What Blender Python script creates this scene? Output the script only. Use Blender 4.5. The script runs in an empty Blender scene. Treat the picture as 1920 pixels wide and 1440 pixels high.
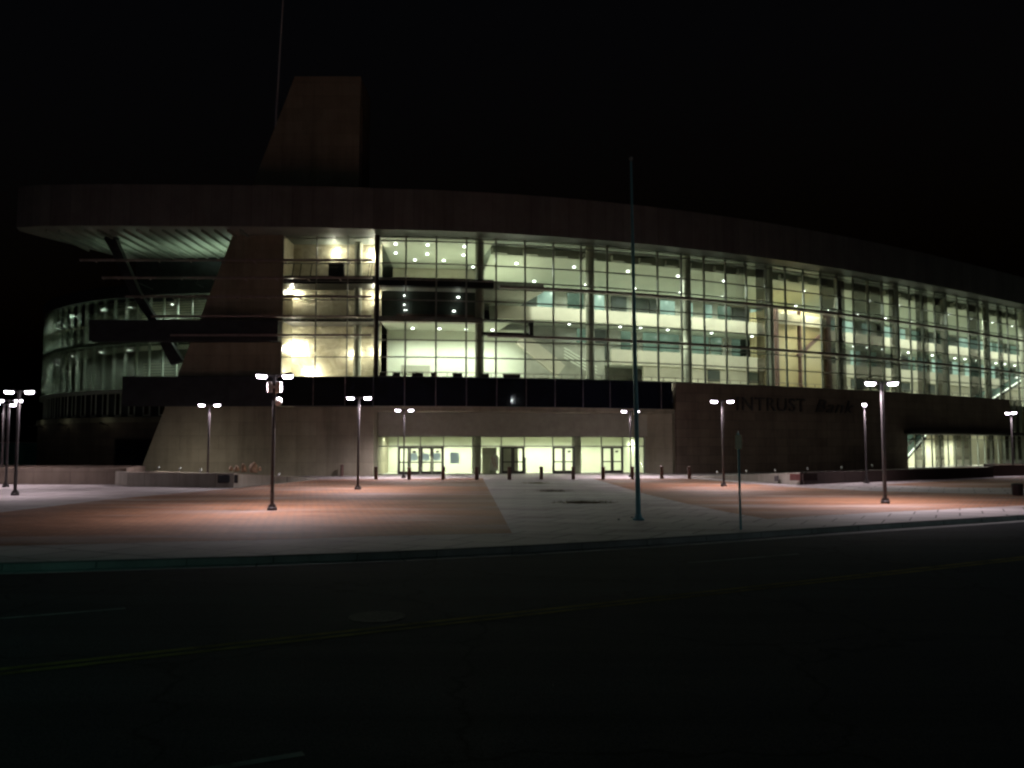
import bpy, bmesh, math, random
from mathutils import Vector, Matrix
random.seed(7)
scene = bpy.context.scene
COL = scene.collection
R = math.radians

# ------------------------------------------------------------------ camera numbers (used to survey the place)
F = 1600.0; PITCH = math.atan(115/1600); EYE = 2.5
def ray(px, py):
    a = (px-960)/F; b = (720-py)/F
    return Vector((a, math.cos(PITCH)-b*math.sin(PITCH), math.sin(PITCH)+b*math.cos(PITCH)))
def at_y(px, py, Y):
    d = ray(px, py); return Vector((0, 0, EYE)) + d*(Y/d.y)
def at_z(px, py, z=0.0):
    d = ray(px, py); return Vector((0, 0, EYE)) + d*((z-EYE)/d.z)

# ------------------------------------------------------------------ materials
def new_mat(name):
    m = bpy.data.materials.new(name); m.use_nodes = True
    nt = m.node_tree; nt.nodes.clear()
    out = nt.nodes.new('ShaderNodeOutputMaterial')
    return m, nt, out
def N(nt, t, **kw):
    n = nt.nodes.new(t)
    for k, v in kw.items():
        if k in n.inputs: n.inputs[k].default_value = v
        else: setattr(n, k, v)
    return n
def ramp(nt, stops):
    n = nt.nodes.new('ShaderNodeValToRGB'); e = n.color_ramp.elements
    while len(e) < len(stops): e.new(0.5)
    for el, (p, c) in zip(e, stops): el.position = p; el.color = (*c, 1)
    return n
def surf(name, c, rough=0.7, metal=0.0, var=0.15, scale=1.5, bump=0.0, bscale=30.0, spec=0.4):
    """plain surface with uneven tone and fine relief"""
    m, nt, out = new_mat(name)
    b = N(nt, 'ShaderNodeBsdfPrincipled', Roughness=rough, Metallic=metal)
    b.inputs['Specular IOR Level'].default_value = spec
    tc = N(nt, 'ShaderNodeTexCoord')
    n = N(nt, 'ShaderNodeTexNoise', Scale=scale, Detail=6.0, Roughness=0.65)
    nt.links.new(tc.outputs['Object'], n.inputs['Vector'])
    lo = tuple(max(0, x*(1-var*1.6)) for x in c); hi = tuple(min(1, x*(1+var*1.6)) for x in c)
    r = ramp(nt, [(0.25, lo), (0.75, hi)])
    nt.links.new(n.outputs['Fac'], r.inputs['Fac']); nt.links.new(r.outputs['Color'], b.inputs['Base Color'])
    if bump:
        n2 = N(nt, 'ShaderNodeTexNoise', Scale=bscale, Detail=4.0)
        nt.links.new(tc.outputs['Object'], n2.inputs['Vector'])
        bp = N(nt, 'ShaderNodeBump', Strength=bump, Distance=0.05)
        nt.links.new(n2.outputs['Fac'], bp.inputs['Height']); nt.links.new(bp.outputs['Normal'], b.inputs['Normal'])
    nt.links.new(b.outputs[0], out.inputs[0])
    return m
def panel_mat(name, c, w, h, joint=0.02, rough=0.8, jc=0.55, var=0.12, vertical=True, spec=0.3):
    """precast / cladding: panels with joints, stains of their own. Mapped on x+y along the wall and z"""
    m, nt, out = new_mat(name)
    b = N(nt, 'ShaderNodeBsdfPrincipled', Roughness=rough)
    b.inputs['Specular IOR Level'].default_value = spec
    tc = N(nt, 'ShaderNodeTexCoord'); sep = N(nt, 'ShaderNodeSeparateXYZ'); com = N(nt, 'ShaderNodeCombineXYZ')
    nt.links.new(tc.outputs['Object'], sep.inputs[0])
    if vertical:
        nt.links.new(sep.outputs['X'], com.inputs['X']); nt.links.new(sep.outputs['Z'], com.inputs['Y'])
    else:
        nt.links.new(sep.outputs['X'], com.inputs['X']); nt.links.new(sep.outputs['Y'], com.inputs['Y'])
    br = N(nt, 'ShaderNodeTexBrick', Scale=1.0)
    br.offset = 0.5; br.inputs['Brick Width'].default_value = w; br.inputs['Row Height'].default_value = h
    br.inputs['Mortar Size'].default_value = joint; br.inputs['Mortar Smooth'].default_value = 0.3
    br.inputs['Color1'].default_value = (*[x*(1-var) for x in c], 1); br.inputs['Color2'].default_value = (*[x*(1+var) for x in c], 1)
    br.inputs['Mortar'].default_value = (*[x*jc for x in c], 1)
    nt.links.new(com.outputs[0], br.inputs['Vector'])
    n = N(nt, 'ShaderNodeTexNoise', Scale=0.45, Detail=8.0, Roughness=0.7)
    nt.links.new(tc.outputs['Object'], n.inputs['Vector'])
    r = ramp(nt, [(0.25, (0.72, 0.72, 0.72)), (0.8, (1.2, 1.2, 1.2))])
    nt.links.new(n.outputs['Fac'], r.inputs['Fac'])
    mx = N(nt, 'ShaderNodeMix', data_type='RGBA', blend_type='MULTIPLY'); mx.inputs[0].default_value = 1.0
    nt.links.new(br.outputs['Color'], mx.inputs[6]); nt.links.new(r.outputs['Color'], mx.inputs[7])
    sm = N(nt, 'ShaderNodeMapping'); sm.inputs['Scale'].default_value = (1.1, 1.1, 0.07); nt.links.new(tc.outputs['Object'], sm.inputs['Vector'])
    ns = N(nt, 'ShaderNodeTexNoise', Scale=1.0, Detail=6.0, Roughness=0.7); nt.links.new(sm.outputs[0], ns.inputs['Vector'])
    rs = ramp(nt, [(0.3, (0.68, 0.66, 0.64)), (0.55, (1.05, 1.05, 1.05))]); nt.links.new(ns.outputs['Fac'], rs.inputs['Fac'])
    my = N(nt, 'ShaderNodeMix', data_type='RGBA', blend_type='MULTIPLY'); my.inputs[0].default_value = 0.8
    nt.links.new(mx.outputs[2], my.inputs[6]); nt.links.new(rs.outputs['Color'], my.inputs[7])
    nt.links.new(my.outputs[2], b.inputs['Base Color'])
    n2 = N(nt, 'ShaderNodeTexNoise', Scale=22.0, Detail=5.0)
    nt.links.new(tc.outputs['Object'], n2.inputs['Vector'])
    bp = N(nt, 'ShaderNodeBump', Strength=0.25, Distance=0.03)
    nt.links.new(n2.outputs['Fac'], bp.inputs['Height']); nt.links.new(bp.outputs['Normal'], b.inputs['Normal'])
    nt.links.new(b.outputs[0], out.inputs[0])
    return m
def paver_mat(name, c1, c2, mort, w=0.42, h=0.21, angle=0.0, joint=0.012):
    m, nt, out = new_mat(name)
    b = N(nt, 'ShaderNodeBsdfPrincipled', Roughness=0.75); b.inputs['Specular IOR Level'].default_value = 0.35
    tc = N(nt, 'ShaderNodeTexCoord'); mp = N(nt, 'ShaderNodeMapping'); mp.inputs['Rotation'].default_value = (0, 0, angle)
    nt.links.new(tc.outputs['Object'], mp.inputs['Vector'])
    br = N(nt, 'ShaderNodeTexBrick', Scale=1.0); br.offset = 0.5
    br.inputs['Brick Width'].default_value = w; br.inputs['Row Height'].default_value = h; br.inputs['Mortar Size'].default_value = joint
    br.inputs['Color1'].default_value = (*c1, 1); br.inputs['Color2'].default_value = (*c2, 1); br.inputs['Mortar'].default_value = (*mort, 1)
    nt.links.new(mp.outputs[0], br.inputs['Vector'])
    st = N(nt, 'ShaderNodeMapping'); st.inputs['Scale'].default_value = (0.06, 0.22, 1)
    nt.links.new(tc.outputs['Object'], st.inputs['Vector'])
    n = N(nt, 'ShaderNodeTexNoise', Scale=2.2, Detail=7.0, Roughness=0.62)
    nt.links.new(st.outputs[0], n.inputs['Vector'])
    r = ramp(nt, [(0.3, (0.55, 0.52, 0.50)), (0.5, (1.0, 1.0, 1.0)), (0.75, (1.25, 1.3, 1.3))])
    nt.links.new(n.outputs['Fac'], r.inputs['Fac'])
    mx0 = N(nt, 'ShaderNodeMix', data_type='RGBA', blend_type='MULTIPLY'); mx0.inputs[0].default_value = 1.0
    nt.links.new(br.outputs['Color'], mx0.inputs[6]); nt.links.new(r.outputs['Color'], mx0.inputs[7])
    n3 = N(nt, 'ShaderNodeTexNoise', Scale=1.5, Detail=5.0, Roughness=0.55)             # pale patches in long stretched noise
    st2 = N(nt, 'ShaderNodeMapping'); st2.inputs['Scale'].default_value = (0.07, 0.30, 1); st2.inputs['Location'].default_value = (3.1, 1.7, 0)
    nt.links.new(tc.outputs['Object'], st2.inputs['Vector']); nt.links.new(st2.outputs[0], n3.inputs['Vector'])
    r3 = ramp(nt, [(0.52, (0, 0, 0)), (0.70, (0.7, 0.7, 0.7))]); nt.links.new(n3.outputs['Fac'], r3.inputs['Fac'])
    mx = N(nt, 'ShaderNodeMix', data_type='RGBA'); mx.inputs[7].default_value = (0.36, 0.315, 0.305, 1)
    nt.links.new(r3.outputs['Color'], mx.inputs[0]); nt.links.new(mx0.outputs[2], mx.inputs[6])
    nt.links.new(mx.outputs[2], b.inputs['Base Color'])
    bp = N(nt, 'ShaderNodeBump', Strength=0.4, Distance=0.02); bp.invert = True
    nt.links.new(br.outputs['Fac'], bp.inputs['Height']); nt.links.new(bp.outputs['Normal'], b.inputs['Normal'])
    nt.links.new(b.outputs[0], out.inputs[0])
    return m
def emit(name, c, s):
    m, nt, out = new_mat(name)
    e = N(nt, 'ShaderNodeEmission', Strength=s); e.inputs[0].default_value = (*c, 1)
    nt.links.new(e.outputs[0], out.inputs[0]); return m
def glass(name, tint=(0.93, 0.97, 0.94), refl=1.0, ior=1.45):
    m, nt, out = new_mat(name)
    t = N(nt, 'ShaderNodeBsdfTransparent'); t.inputs[0].default_value = (*tint, 1)
    g = N(nt, 'ShaderNodeBsdfGlossy', Roughness=0.02); g.inputs[0].default_value = (0.9, 0.95, 0.92, 1)
    fr = N(nt, 'ShaderNodeFresnel', IOR=ior)
    mu = N(nt, 'ShaderNodeMath', operation='MULTIPLY'); mu.inputs[1].default_value = refl
    nt.links.new(fr.outputs[0], mu.inputs[0])
    mx = N(nt, 'ShaderNodeMixShader')
    nt.links.new(mu.outputs[0], mx.inputs[0]); nt.links.new(t.outputs[0], mx.inputs[1]); nt.links.new(g.outputs[0], mx.inputs[2])
    nt.links.new(mx.outputs[0], out.inputs[0]); return m
def lit_window(name, c, s):
    """a window of a lit room: uneven glow brighter near its lamps"""
    m, nt, out = new_mat(name)
    tc = N(nt, 'ShaderNodeTexCoord'); n = N(nt, 'ShaderNodeTexNoise', Scale=0.5, Detail=3.0)
    nt.links.new(tc.outputs['Object'], n.inputs['Vector'])
    r = ramp(nt, [(0.3, tuple(x*0.55 for x in c)), (0.7, tuple(x*1.35 for x in c))])
    nt.links.new(n.outputs['Fac'], r.inputs['Fac'])
    e = N(nt, 'ShaderNodeEmission', Strength=s); nt.links.new(r.outputs['Color'], e.inputs[0])
    g = N(nt, 'ShaderNodeBsdfGlossy', Roughness=0.1); ad = N(nt, 'ShaderNodeMixShader'); ad.inputs[0].default_value = 0.06
    nt.links.new(e.outputs[0], ad.inputs[1]); nt.links.new(g.outputs[0], ad.inputs[2])
    nt.links.new(ad.outputs[0], out.inputs[0]); return m

M = {}
M['concrete'] = panel_mat('precast_concrete', (0.30, 0.275, 0.205), 3.2, 1.1, 0.02, jc=0.75, var=0.08)
M['brownwall'] = panel_mat('brown_cladding', (0.19, 0.148, 0.118), 2.4, 0.8, 0.02)
M['fascia'] = panel_mat('fascia_metal', (0.145, 0.15, 0.145), 1.6, 6.0, 0.02, rough=0.6)
M['soffit'] = surf('soffit_metal', (0.20, 0.22, 0.19), 0.6, 0.0, 0.12, 0.4)
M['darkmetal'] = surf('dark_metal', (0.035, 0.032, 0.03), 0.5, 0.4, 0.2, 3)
M['mullion'] = surf('mullion_metal', (0.20, 0.21, 0.185), 0.5, 0.3, 0.2, 3)
M['rail'] = surf('rail_metal', (0.26, 0.22, 0.21), 0.5, 0.3, 0.15, 3)
M['blackpanel'] = surf('black_panel', (0.030, 0.033, 0.038), 0.55, 0.0, 0.3, 1.2)
def band_glass():
    m, nt, out = new_mat('spandrel_glass')
    b = N(nt, 'ShaderNodeBsdfPrincipled', Roughness=0.04); b.inputs['Base Color'].default_value = (0.006, 0.009, 0.018, 1)
    b.inputs['Specular IOR Level'].default_value = 0.5
    tc = N(nt, 'ShaderNodeTexCoord'); n = N(nt, 'ShaderNodeTexNoise', Scale=0.25, Detail=2.0)
    nt.links.new(tc.outputs['Object'], n.inputs['Vector'])
    bp = N(nt, 'ShaderNodeBump', Strength=0.03, Distance=0.05)
    nt.links.new(n.outputs['Fac'], bp.inputs['Height']); nt.links.new(bp.outputs['Normal'], b.inputs['Normal'])
    nt.links.new(b.outputs[0], out.inputs[0]); return m
M['spandrel'] = band_glass()
M['glass'] = glass('curtain_glass', (0.83, 0.89, 0.84), 0.8)
M['dimglass'] = glass('drum_glass', (0.66, 0.70, 0.66), 0.8)
M['column'] = surf('column_plaster', (0.36, 0.36, 0.29), 0.7, 0, 0.1, 1.5, 0.1)
M['cream'] = surf('cream_plaster', (0.52, 0.485, 0.385), 0.8, 0, 0.06, 0.6)
M['white'] = surf('white_plaster', (0.72, 0.75, 0.62), 0.8, 0, 0.05, 0.5)
M['ceil'] = surf('ceiling_plaster', (0.56, 0.58, 0.49), 0.85, 0, 0.06, 0.4)
M['taupe'] = surf('taupe_wall', (0.30, 0.30, 0.25), 0.8, 0, 0.15, 0.7)
M['floor'] = surf('terrazzo', (0.55, 0.54, 0.47), 0.4, 0, 0.1, 2)
M['darkroom'] = surf('dark_room_wall', (0.045, 0.055, 0.046), 0.5, 0, 0.3, 1)
M['maroon'] = surf('maroon_wall', (0.10, 0.055, 0.045), 0.6, 0, 0.2, 1)
M['teal'] = lit_window('lit_suite_glass', (0.42, 0.62, 0.49), 0.95)
M['tealdim'] = lit_window('dim_suite_glass', (0.16, 0.25, 0.18), 0.9)
def corr_mat():
    m, nt, out = new_mat('tan_corrugated')
    b = N(nt, 'ShaderNodeBsdfPrincipled', Roughness=0.5); tc = N(nt, 'ShaderNodeTexCoord')
    w = N(nt, 'ShaderNodeTexWave', Scale=1.4, Distortion=0.3); w.bands_direction = 'X'
    nt.links.new(tc.outputs['Object'], w.inputs['Vector'])
    r = ramp(nt, [(0.1, (0.36, 0.29, 0.15)), (0.9, (0.54, 0.45, 0.26))]); nt.links.new(w.outputs['Fac'], r.inputs['Fac'])
    nt.links.new(r.outputs['Color'], b.inputs['Base Color']); nt.links.new(b.outputs[0], out.inputs[0]); return m
M['tan'] = corr_mat()
def foil_mat():
    m, nt, out = new_mat('brushed_tan_panel')
    b = N(nt, 'ShaderNodeBsdfPrincipled', Roughness=0.42, Metallic=0.55); tc = N(nt, 'ShaderNodeTexCoord')
    n = N(nt, 'ShaderNodeTexNoise', Scale=0.8, Detail=7.0, Roughness=0.7, Distortion=1.2)
    nt.links.new(tc.outputs['Object'], n.inputs['Vector'])
    r = ramp(nt, [(0.25, (0.42, 0.36, 0.24)), (0.75, (0.82, 0.77, 0.60))]); nt.links.new(n.outputs['Fac'], r.inputs['Fac'])
    nt.links.new(r.outputs['Color'], b.inputs['Base Color'])
    bp = N(nt, 'ShaderNodeBump', Strength=0.6, Distance=0.25)
    nt.links.new(n.outputs['Fac'], bp.inputs['Height']); nt.links.new(bp.outputs['Normal'], b.inputs['Normal'])
    nt.links.new(b.outputs[0], out.inputs[0]); return m
M['foil'] = foil_mat()
M['paver'] = paver_mat('red_pavers', (0.25, 0.108, 0.052), (0.325, 0.152, 0.078), (0.12, 0.08, 0.06), angle=0.55, joint=0.02)
M['walk'] = paver_mat('concrete_paving', (0.38, 0.335, 0.335), (0.43, 0.38, 0.375), (0.12, 0.11, 0.10), 1.5, 1.5, 0.48, 0.03)
def asphalt_mat():
    m, nt, out = new_mat('asphalt')
    b = N(nt, 'ShaderNodeBsdfPrincipled', Roughness=0.9); b.inputs['Specular IOR Level'].default_value = 0.12; tc = N(nt, 'ShaderNodeTexCoord')
    mp = N(nt, 'ShaderNodeMapping'); mp.inputs['Rotation'].default_value = (0, 0, -0.482); mp.inputs['Scale'].default_value = (0.05, 0.55, 1)
    nt.links.new(tc.outputs['Object'], mp.inputs['Vector'])
    n1 = N(nt, 'ShaderNodeTexNoise', Scale=1.6, Detail=6.0, Roughness=0.6); nt.links.new(mp.outputs[0], n1.inputs['Vector'])
    r1 = ramp(nt, [(0.3, (0.010, 0.012, 0.014)), (0.7, (0.026, 0.029, 0.034))]); nt.links.new(n1.outputs['Fac'], r1.inputs['Fac'])
    n2 = N(nt, 'ShaderNodeTexNoise', Scale=45.0, Detail=3.0); nt.links.new(tc.outputs['Object'], n2.inputs['Vector'])
    r2 = ramp(nt, [(0.35, (0.45, 0.45, 0.45)), (0.65, (1.7, 1.7, 1.7))]); nt.links.new(n2.outputs['Fac'], r2.inputs['Fac'])
    v = N(nt, 'ShaderNodeTexVoronoi', Scale=0.22, feature='DISTANCE_TO_EDGE'); 
    nw = N(nt, 'ShaderNodeTexNoise', Scale=1.4, Detail=5.0); nt.links.new(tc.outputs['Object'], nw.inputs['Vector'])
    ad = N(nt, 'ShaderNodeMix', data_type='RGBA', blend_type='ADD'); ad.inputs[0].default_value = 0.9
    nt.links.new(tc.outputs['Object'], ad.inputs[6]); nt.links.new(nw.outputs['Color'], ad.inputs[7]); nt.links.new(ad.outputs[2], v.inputs['Vector'])
    r3 = ramp(nt, [(0.0, (0.25, 0.25, 0.25)), (0.012, (1, 1, 1))]); nt.links.new(v.outputs['Distance'], r3.inputs['Fac'])
    m1 = N(nt, 'ShaderNodeMix', data_type='RGBA', blend_type='MULTIPLY'); m1.inputs[0].default_value = 1
    nt.links.new(r1.outputs['Color'], m1.inputs[6]); nt.links.new(r2.outputs['Color'], m1.inputs[7])
    m2 = N(nt, 'ShaderNodeMix', data_type='RGBA', blend_type='MULTIPLY'); m2.inputs[0].default_value = 1
    nt.links.new(m1.outputs[2], m2.inputs[6]); nt.links.new(r3.outputs['Color'], m2.inputs[7]); nt.links.new(m2.outputs[2], b.inputs['Base Color'])
    bp = N(nt, 'ShaderNodeBump', Strength=0.6, Distance=0.03); nt.links.new(n2.outputs['Fac'], bp.inputs['Height']); nt.links.new(bp.outputs['Normal'], b.inputs['Normal'])
    nt.links.new(b.outputs[0], out.inputs[0]); return m
M['asphalt'] = asphalt_mat()
M['earth'] = surf('dark_ground', (0.05, 0.05, 0.045), 0.9, 0, 0.3, 0.3)
M['drumwall'] = surf('drum_wall', (0.11, 0.12, 0.10), 0.8, 0, 0.3, 0.6)
M['granite'] = panel_mat('dark_granite', (0.045, 0.03, 0.026), 1.8, 3.0, 0.015)
M['fin'] = surf('pale_fin', (0.55, 0.60, 0.52), 0.6, 0, 0.08, 2)
M['kerb'] = panel_mat('kerb_concrete', (0.27, 0.27, 0.26), 1.8, 4.0, 0.02)
M['yellow'] = surf('yellow_paint', (0.11, 0.085, 0.015), 0.9, 0, 0.5, 2, spec=0.1)
M['whitepaint'] = surf('white_paint', (0.11, 0.12, 0.12), 0.9, 0, 0.5, 2, spec=0.1)
M['iron'] = surf('cast_iron', (0.045, 0.043, 0.04), 0.8, 0.0, 0.5, 8, 0.3, 40, 0.15)
M['polepaint'] = surf('bronze_pole', (0.085, 0.078, 0.08), 0.45, 0.2, 0.2, 4)
M['flag_tint'] = surf('flagpole_teal_light', (0.20, 0.46, 0.52), 0.4, 0.2, 0.12, 3)  # teal of the street lighting put into the pole colour
M['bollard'] = surf('bollard_brown', (0.13, 0.075, 0.06), 0.6, 0, 0.2, 5)
M['lens'] = emit('lamp_lens', (0.96, 0.86, 1.0), 24.0)
M['brightlens'] = emit('street_lamp_lens', (.9, 1.0, 1.0), 120.0)
M['downlight'] = emit('downlight_glow', (0.97, 1.0, 0.95), 9.0)
M['warmlamp'] = emit('warm_lamp_glow', (1.0, 0.9, 0.66), 8.0)
M['striplight'] = emit('strip_glow', (0.92, 1.0, 0.8), 2.2)
M['planter'] = panel_mat('planter_concrete', (0.36, 0.33, 0.28), 2.4, 3.0, 0.02)
M['soil'] = surf('planter_soil', (0.10, 0.065, 0.045), 0.95, 0, 0.4, 3, 0.6, 12)
M['plaque'] = surf('dark_plaque', (0.035, 0.022, 0.022), 0.35, 0.3, 0.2, 4)
M['plaquered'] = surf('maroon_plaque', (0.10, 0.04, 0.035), 0.4, 0.2, 0.2, 4)
M['rock'] = surf('sandstone_rock', (0.42, 0.29, 0.19), 0.9, 0, 0.35, 4, 0.6, 14)
M['twig'] = surf('dry_plant', (0.15, 0.12, 0.06), 0.9, 0, 0.4, 6)
M['box'] = surf('white_housing', (0.75, 0.72, 0.70), 0.5, 0, 0.05, 3)
M['signgreen'] = surf('sign_back', (0.72, 0.72, 0.50), 0.5, 0.0, 0.12, 4)
M['signface'] = surf('sign_face', (0.70, 0.70, 0.66), 0.5, 0, 0.1, 4)
M['letters'] = surf('letter_metal', (0.085, 0.078, 0.075), 0.35, 0.5, 0.2, 4)
M['paper'] = surf('paper_notice', (0.52, 0.60, 0.66), 0.8, 0, 0.06, 6)
def paper_mat():
    m, nt, out = new_mat('thin_paper')
    d = N(nt, 'ShaderNodeBsdfDiffuse'); d.inputs[0].default_value = (.62, .68, .74, 1); t = N(nt, 'ShaderNodeBsdfTranslucent'); t.inputs[0].default_value = (.62, .70, .78, 1)
    x = N(nt, 'ShaderNodeMixShader'); x.inputs[0].default_value = .62
    nt.links.new(d.outputs[0], x.inputs[1]); nt.links.new(t.outputs[0], x.inputs[2]); nt.links.new(x.outputs[0], out.inputs[0]); return m
M['paper'] = paper_mat()
M['sticker'] = surf('dark_sticker', (0.06, 0.07, 0.06), 0.6, 0, 0.1, 6)
M['red'] = surf('red_rope', (0.50, 0.06, 0.06), 0.7, 0, 0.1, 8)
M['steel'] = surf('steel', (0.42, 0.43, 0.42), 0.35, 0.8, 0.1, 6)
M['tealwall'] = surf('teal_wall', (0.03, 0.16, 0.13), 0.8, 0, 0.25, 0.6)

# ------------------------------------------------------------------ mesh helpers
class MB:
    def __init__(s): s.bm = bmesh.new(); s.mats = []; s.cur = 0
    def mat(s, m):
        if m not in s.mats: s.mats.append(m)
        s.cur = s.mats.index(m); return s
    def face(s, pts):
        f = s.bm.faces.new([s.bm.verts.new(p) for p in pts]); f.material_index = s.cur; return f
    def hexa(s, b, t):
        """b, t: four bottom and four top points, both counter-clockwise"""
        vb = [s.bm.verts.new(p) for p in b]; vt = [s.bm.verts.new(p) for p in t]
        n = len(vb)
        fs = [s.bm.faces.new(vb[::-1]), s.bm.faces.new(vt)]
        for i in range(n): fs.append(s.bm.faces.new([vb[i], vb[(i+1) % n], vt[(i+1) % n], vt[i]]))
        for f in fs: f.material_index = s.cur
    def box(s, c, d, rz=0.0):
        x, y, z = d[0]/2, d[1]/2, d[2]/2; cs, sn = math.cos(rz), math.sin(rz)
        def P(a, b, e): return (c[0]+a*cs-b*sn, c[1]+a*sn+b*cs, c[2]+e)
        q = [(-x, -y), (x, -y), (x, y), (-x, y)]
        s.hexa([P(a, b, -z) for a, b in q], [P(a, b, z) for a, b in q])
    def prism_xz(s, pts, y0, y1):
        """outline in x,z extruded from y0 (front) to y1"""
        s.hexa([(x, y0, z) for x, z in pts], [(x, y1, z) for x, z in pts])
    def prism_xy(s, pts, z0, z1):
        s.hexa([(x, y, z0) for x, y in pts], [(x, y, z1) for x, y in pts])
    def tube(s, p0, p1, r0, r1=None, n=12):
        r1 = r0 if r1 is None else r1
        p0, p1 = Vector(p0), Vector(p1); d = (p1-p0).normalized()
        u = d.orthogonal().normalized(); v = d.cross(u)
        A = [p0+(u*math.cos(2*math.pi*k/n)+v*math.sin(2*math.pi*k/n))*r0 for k in range(n)]
        B = [p1+(u*math.cos(2*math.pi*k/n)+v*math.sin(2*math.pi*k/n))*r1 for k in range(n)]
        s.hexa(A, B)
    def bar(s, p0, p1, w, h):
        """bar of w (sideways) by h (up) between two points"""
        p0, p1 = Vector(p0), Vector(p1); d = (p1-p0).normalized()
        sd = d.cross(Vector((0, 0, 1)))
        sd = Vector((1, 0, 0)) if sd.length < 1e-4 else sd.normalized()
        up = sd.cross(d).normalized()
        q = [(-1, -1), (1, -1), (1, 1), (-1, 1)]
        s.hexa([p0+sd*a*w/2+up*b*h/2 for a, b in q], [p1+sd*a*w/2+up*b*h/2 for a, b in q])
    def lathe(s, c, prof, n=16):
        """prof: list of (r, z)"""
        rings = [[s.bm.verts.new((c[0]+r*math.cos(2*math.pi*k/n), c[1]+r*math.sin(2*math.pi*k/n), c[2]+z)) for k in range(n)] for r, z in prof]
        for a, b in zip(rings, rings[1:]):
            for k in range(n):
                f = s.bm.faces.new([a[k], a[(k+1) % n], b[(k+1) % n], b[k]]); f.material_index = s.cur
        for ring, rev in ((rings[0], True), (rings[-1], False)):
            f = s.bm.faces.new(ring[::-1] if rev else ring); f.material_index = s.cur
    def build(s, name, m=None, parent=None, smooth=False, bevel=0.0):
        bmesh.ops.recalc_face_normals(s.bm, faces=s.bm.faces[:])
        me = bpy.data.meshes.new(name); s.bm.to_mesh(me); s.bm.free()
        if m is not None: me.materials.append(m)
        else:
            for x in s.mats: me.materials.append(x)
        o = bpy.data.objects.new(name, me); COL.objects.link(o)
        if parent is not None: o.parent = parent
        if smooth:
            for p in me.polygons: p.use_smooth = True
        if bevel:
            b = o.modifiers.new('edge', 'BEVEL'); b.width = bevel; b.segments = 2; b.limit_method = 'ANGLE'
        return o
def tag(o, label=None, cat=None, group=None, kind=None):
    for k, v in (('label', label), ('category', cat), ('group', group), ('kind', kind)):
        if v: o[k] = v
    return o
def empty(name, loc=(0, 0, 0), rz=0.0, **kw):
    o = bpy.data.objects.new(name, None); COL.objects.link(o); o.location = loc; o.rotation_euler.z = rz
    o.empty_display_size = 0.3
    return tag(o, **kw)
def copy_tree(o, parent=None):
    c = o.copy(); COL.objects.link(c)
    if parent is not None: c.parent = parent
    for ch in list(o.children): copy_tree(ch, c)
    return c
def spot(name, loc, power, color, angle=150, blend=0.7, radius=0.12, parent=None, target=None):
    l = bpy.data.lights.new(name, 'SPOT'); l.energy = power; l.color = color; l.spot_size = R(angle); l.spot_blend = blend; l.shadow_soft_size = radius
    o = bpy.data.objects.new(name, l); COL.objects.link(o); o.location = loc
    if parent is not None: o.parent = parent
    if target is not None: o.rotation_euler = (Vector(target)-Vector(loc)).to_track_quat('-Z', 'Y').to_euler()
    return o
def point(name, loc, power, color, radius=0.15, parent=None):
    l = bpy.data.lights.new(name, 'POINT'); l.energy = power; l.color = color; l.shadow_soft_size = radius
    o = bpy.data.objects.new(name, l); COL.objects.link(o); o.location = loc
    if parent is not None: o.parent = parent
    return o

# ------------------------------------------------------------------ ground, road, plaza
def sheet(name, pts, z, m, thick=0.0):
    b = MB()
    if thick: b.prism_xy([(p[0], p[1]) for p in pts], z-thick, z)
    else: b.face([(p[0], p[1], z) for p in pts])
    o = b.build(name, m); tag(o, kind='structure'); return o
sheet('ground', [(-900, -500), (900, -500), (900, 1400), (-900, 1400)], -0.19, M['earth'])
kpx = [(0, 1057), (250, 1050), (500, 1042), (730, 1035), (960, 1027), (1240, 1010), (1390, 998.5), (1560, 987), (1720, 977), (1900, 967.5)]
kerb = [at_z(x, y) for x, y in kpx]
# smooth the kerb line and carry it on past both sides of the view
kl = [Vector((-60, 9.0, 0)), Vector((-30, 14.6, 0))] + kerb + [kerb[-1]+Vector((14, 7.4, 0)), kerb[-1]+Vector((70, 37, 0))]
for _ in range(3):
    kl = [kl[0]] + [kl[i]*0.5+(kl[i-1]+kl[i+1])*0.25 for i in range(1, len(kl)-1)] + [kl[-1]]
plz = [(p.x, p.y) for p in kl] + [(150, 190), (-150, 190), (-150, 12)]
rd = Vector((0.886, 0.464, 0)); rn = Vector((-0.464, 0.886, 0))        # road direction and its left normal
def road_pt(t, n): p = Vector((0, 12.45, 0)) + rd*t + rn*n; return (p.x, p.y)
sheet('road', [road_pt(-120, -16), road_pt(200, -16), road_pt(200, 30), road_pt(-120, 30)], -0.15, M['asphalt'])
sheet('plaza', plz, 0.0, M['walk'], 0.14)
b = MB()
for p, q in zip(kl, kl[1:]):
    d = (q-p).normalized(); n = Vector((d.y, -d.x, 0))
    o_ = 0.16
    b.hexa([(p.x+n.x*o_, p.y+n.y*o_, -0.16), (q.x+n.x*o_, q.y+n.y*o_, -0.16), (q.x+n.x*0.002, q.y+n.y*0.002, -0.16), (p.x+n.x*0.002, p.y+n.y*0.002, -0.16)],
           [(p.x+n.x*(o_-.03), p.y+n.y*(o_-.03), 0.012), (q.x+n.x*(o_-.03), q.y+n.y*(o_-.03), 0.012), (q.x+n.x*0.002, q.y+n.y*0.002, 0.012), (p.x+n.x*0.002, p.y+n.y*0.002, 0.012)])
tag(b.build('kerb', M['kerb']), kind='structure')
b = MB()                                                               # concrete gutter strip
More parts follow.
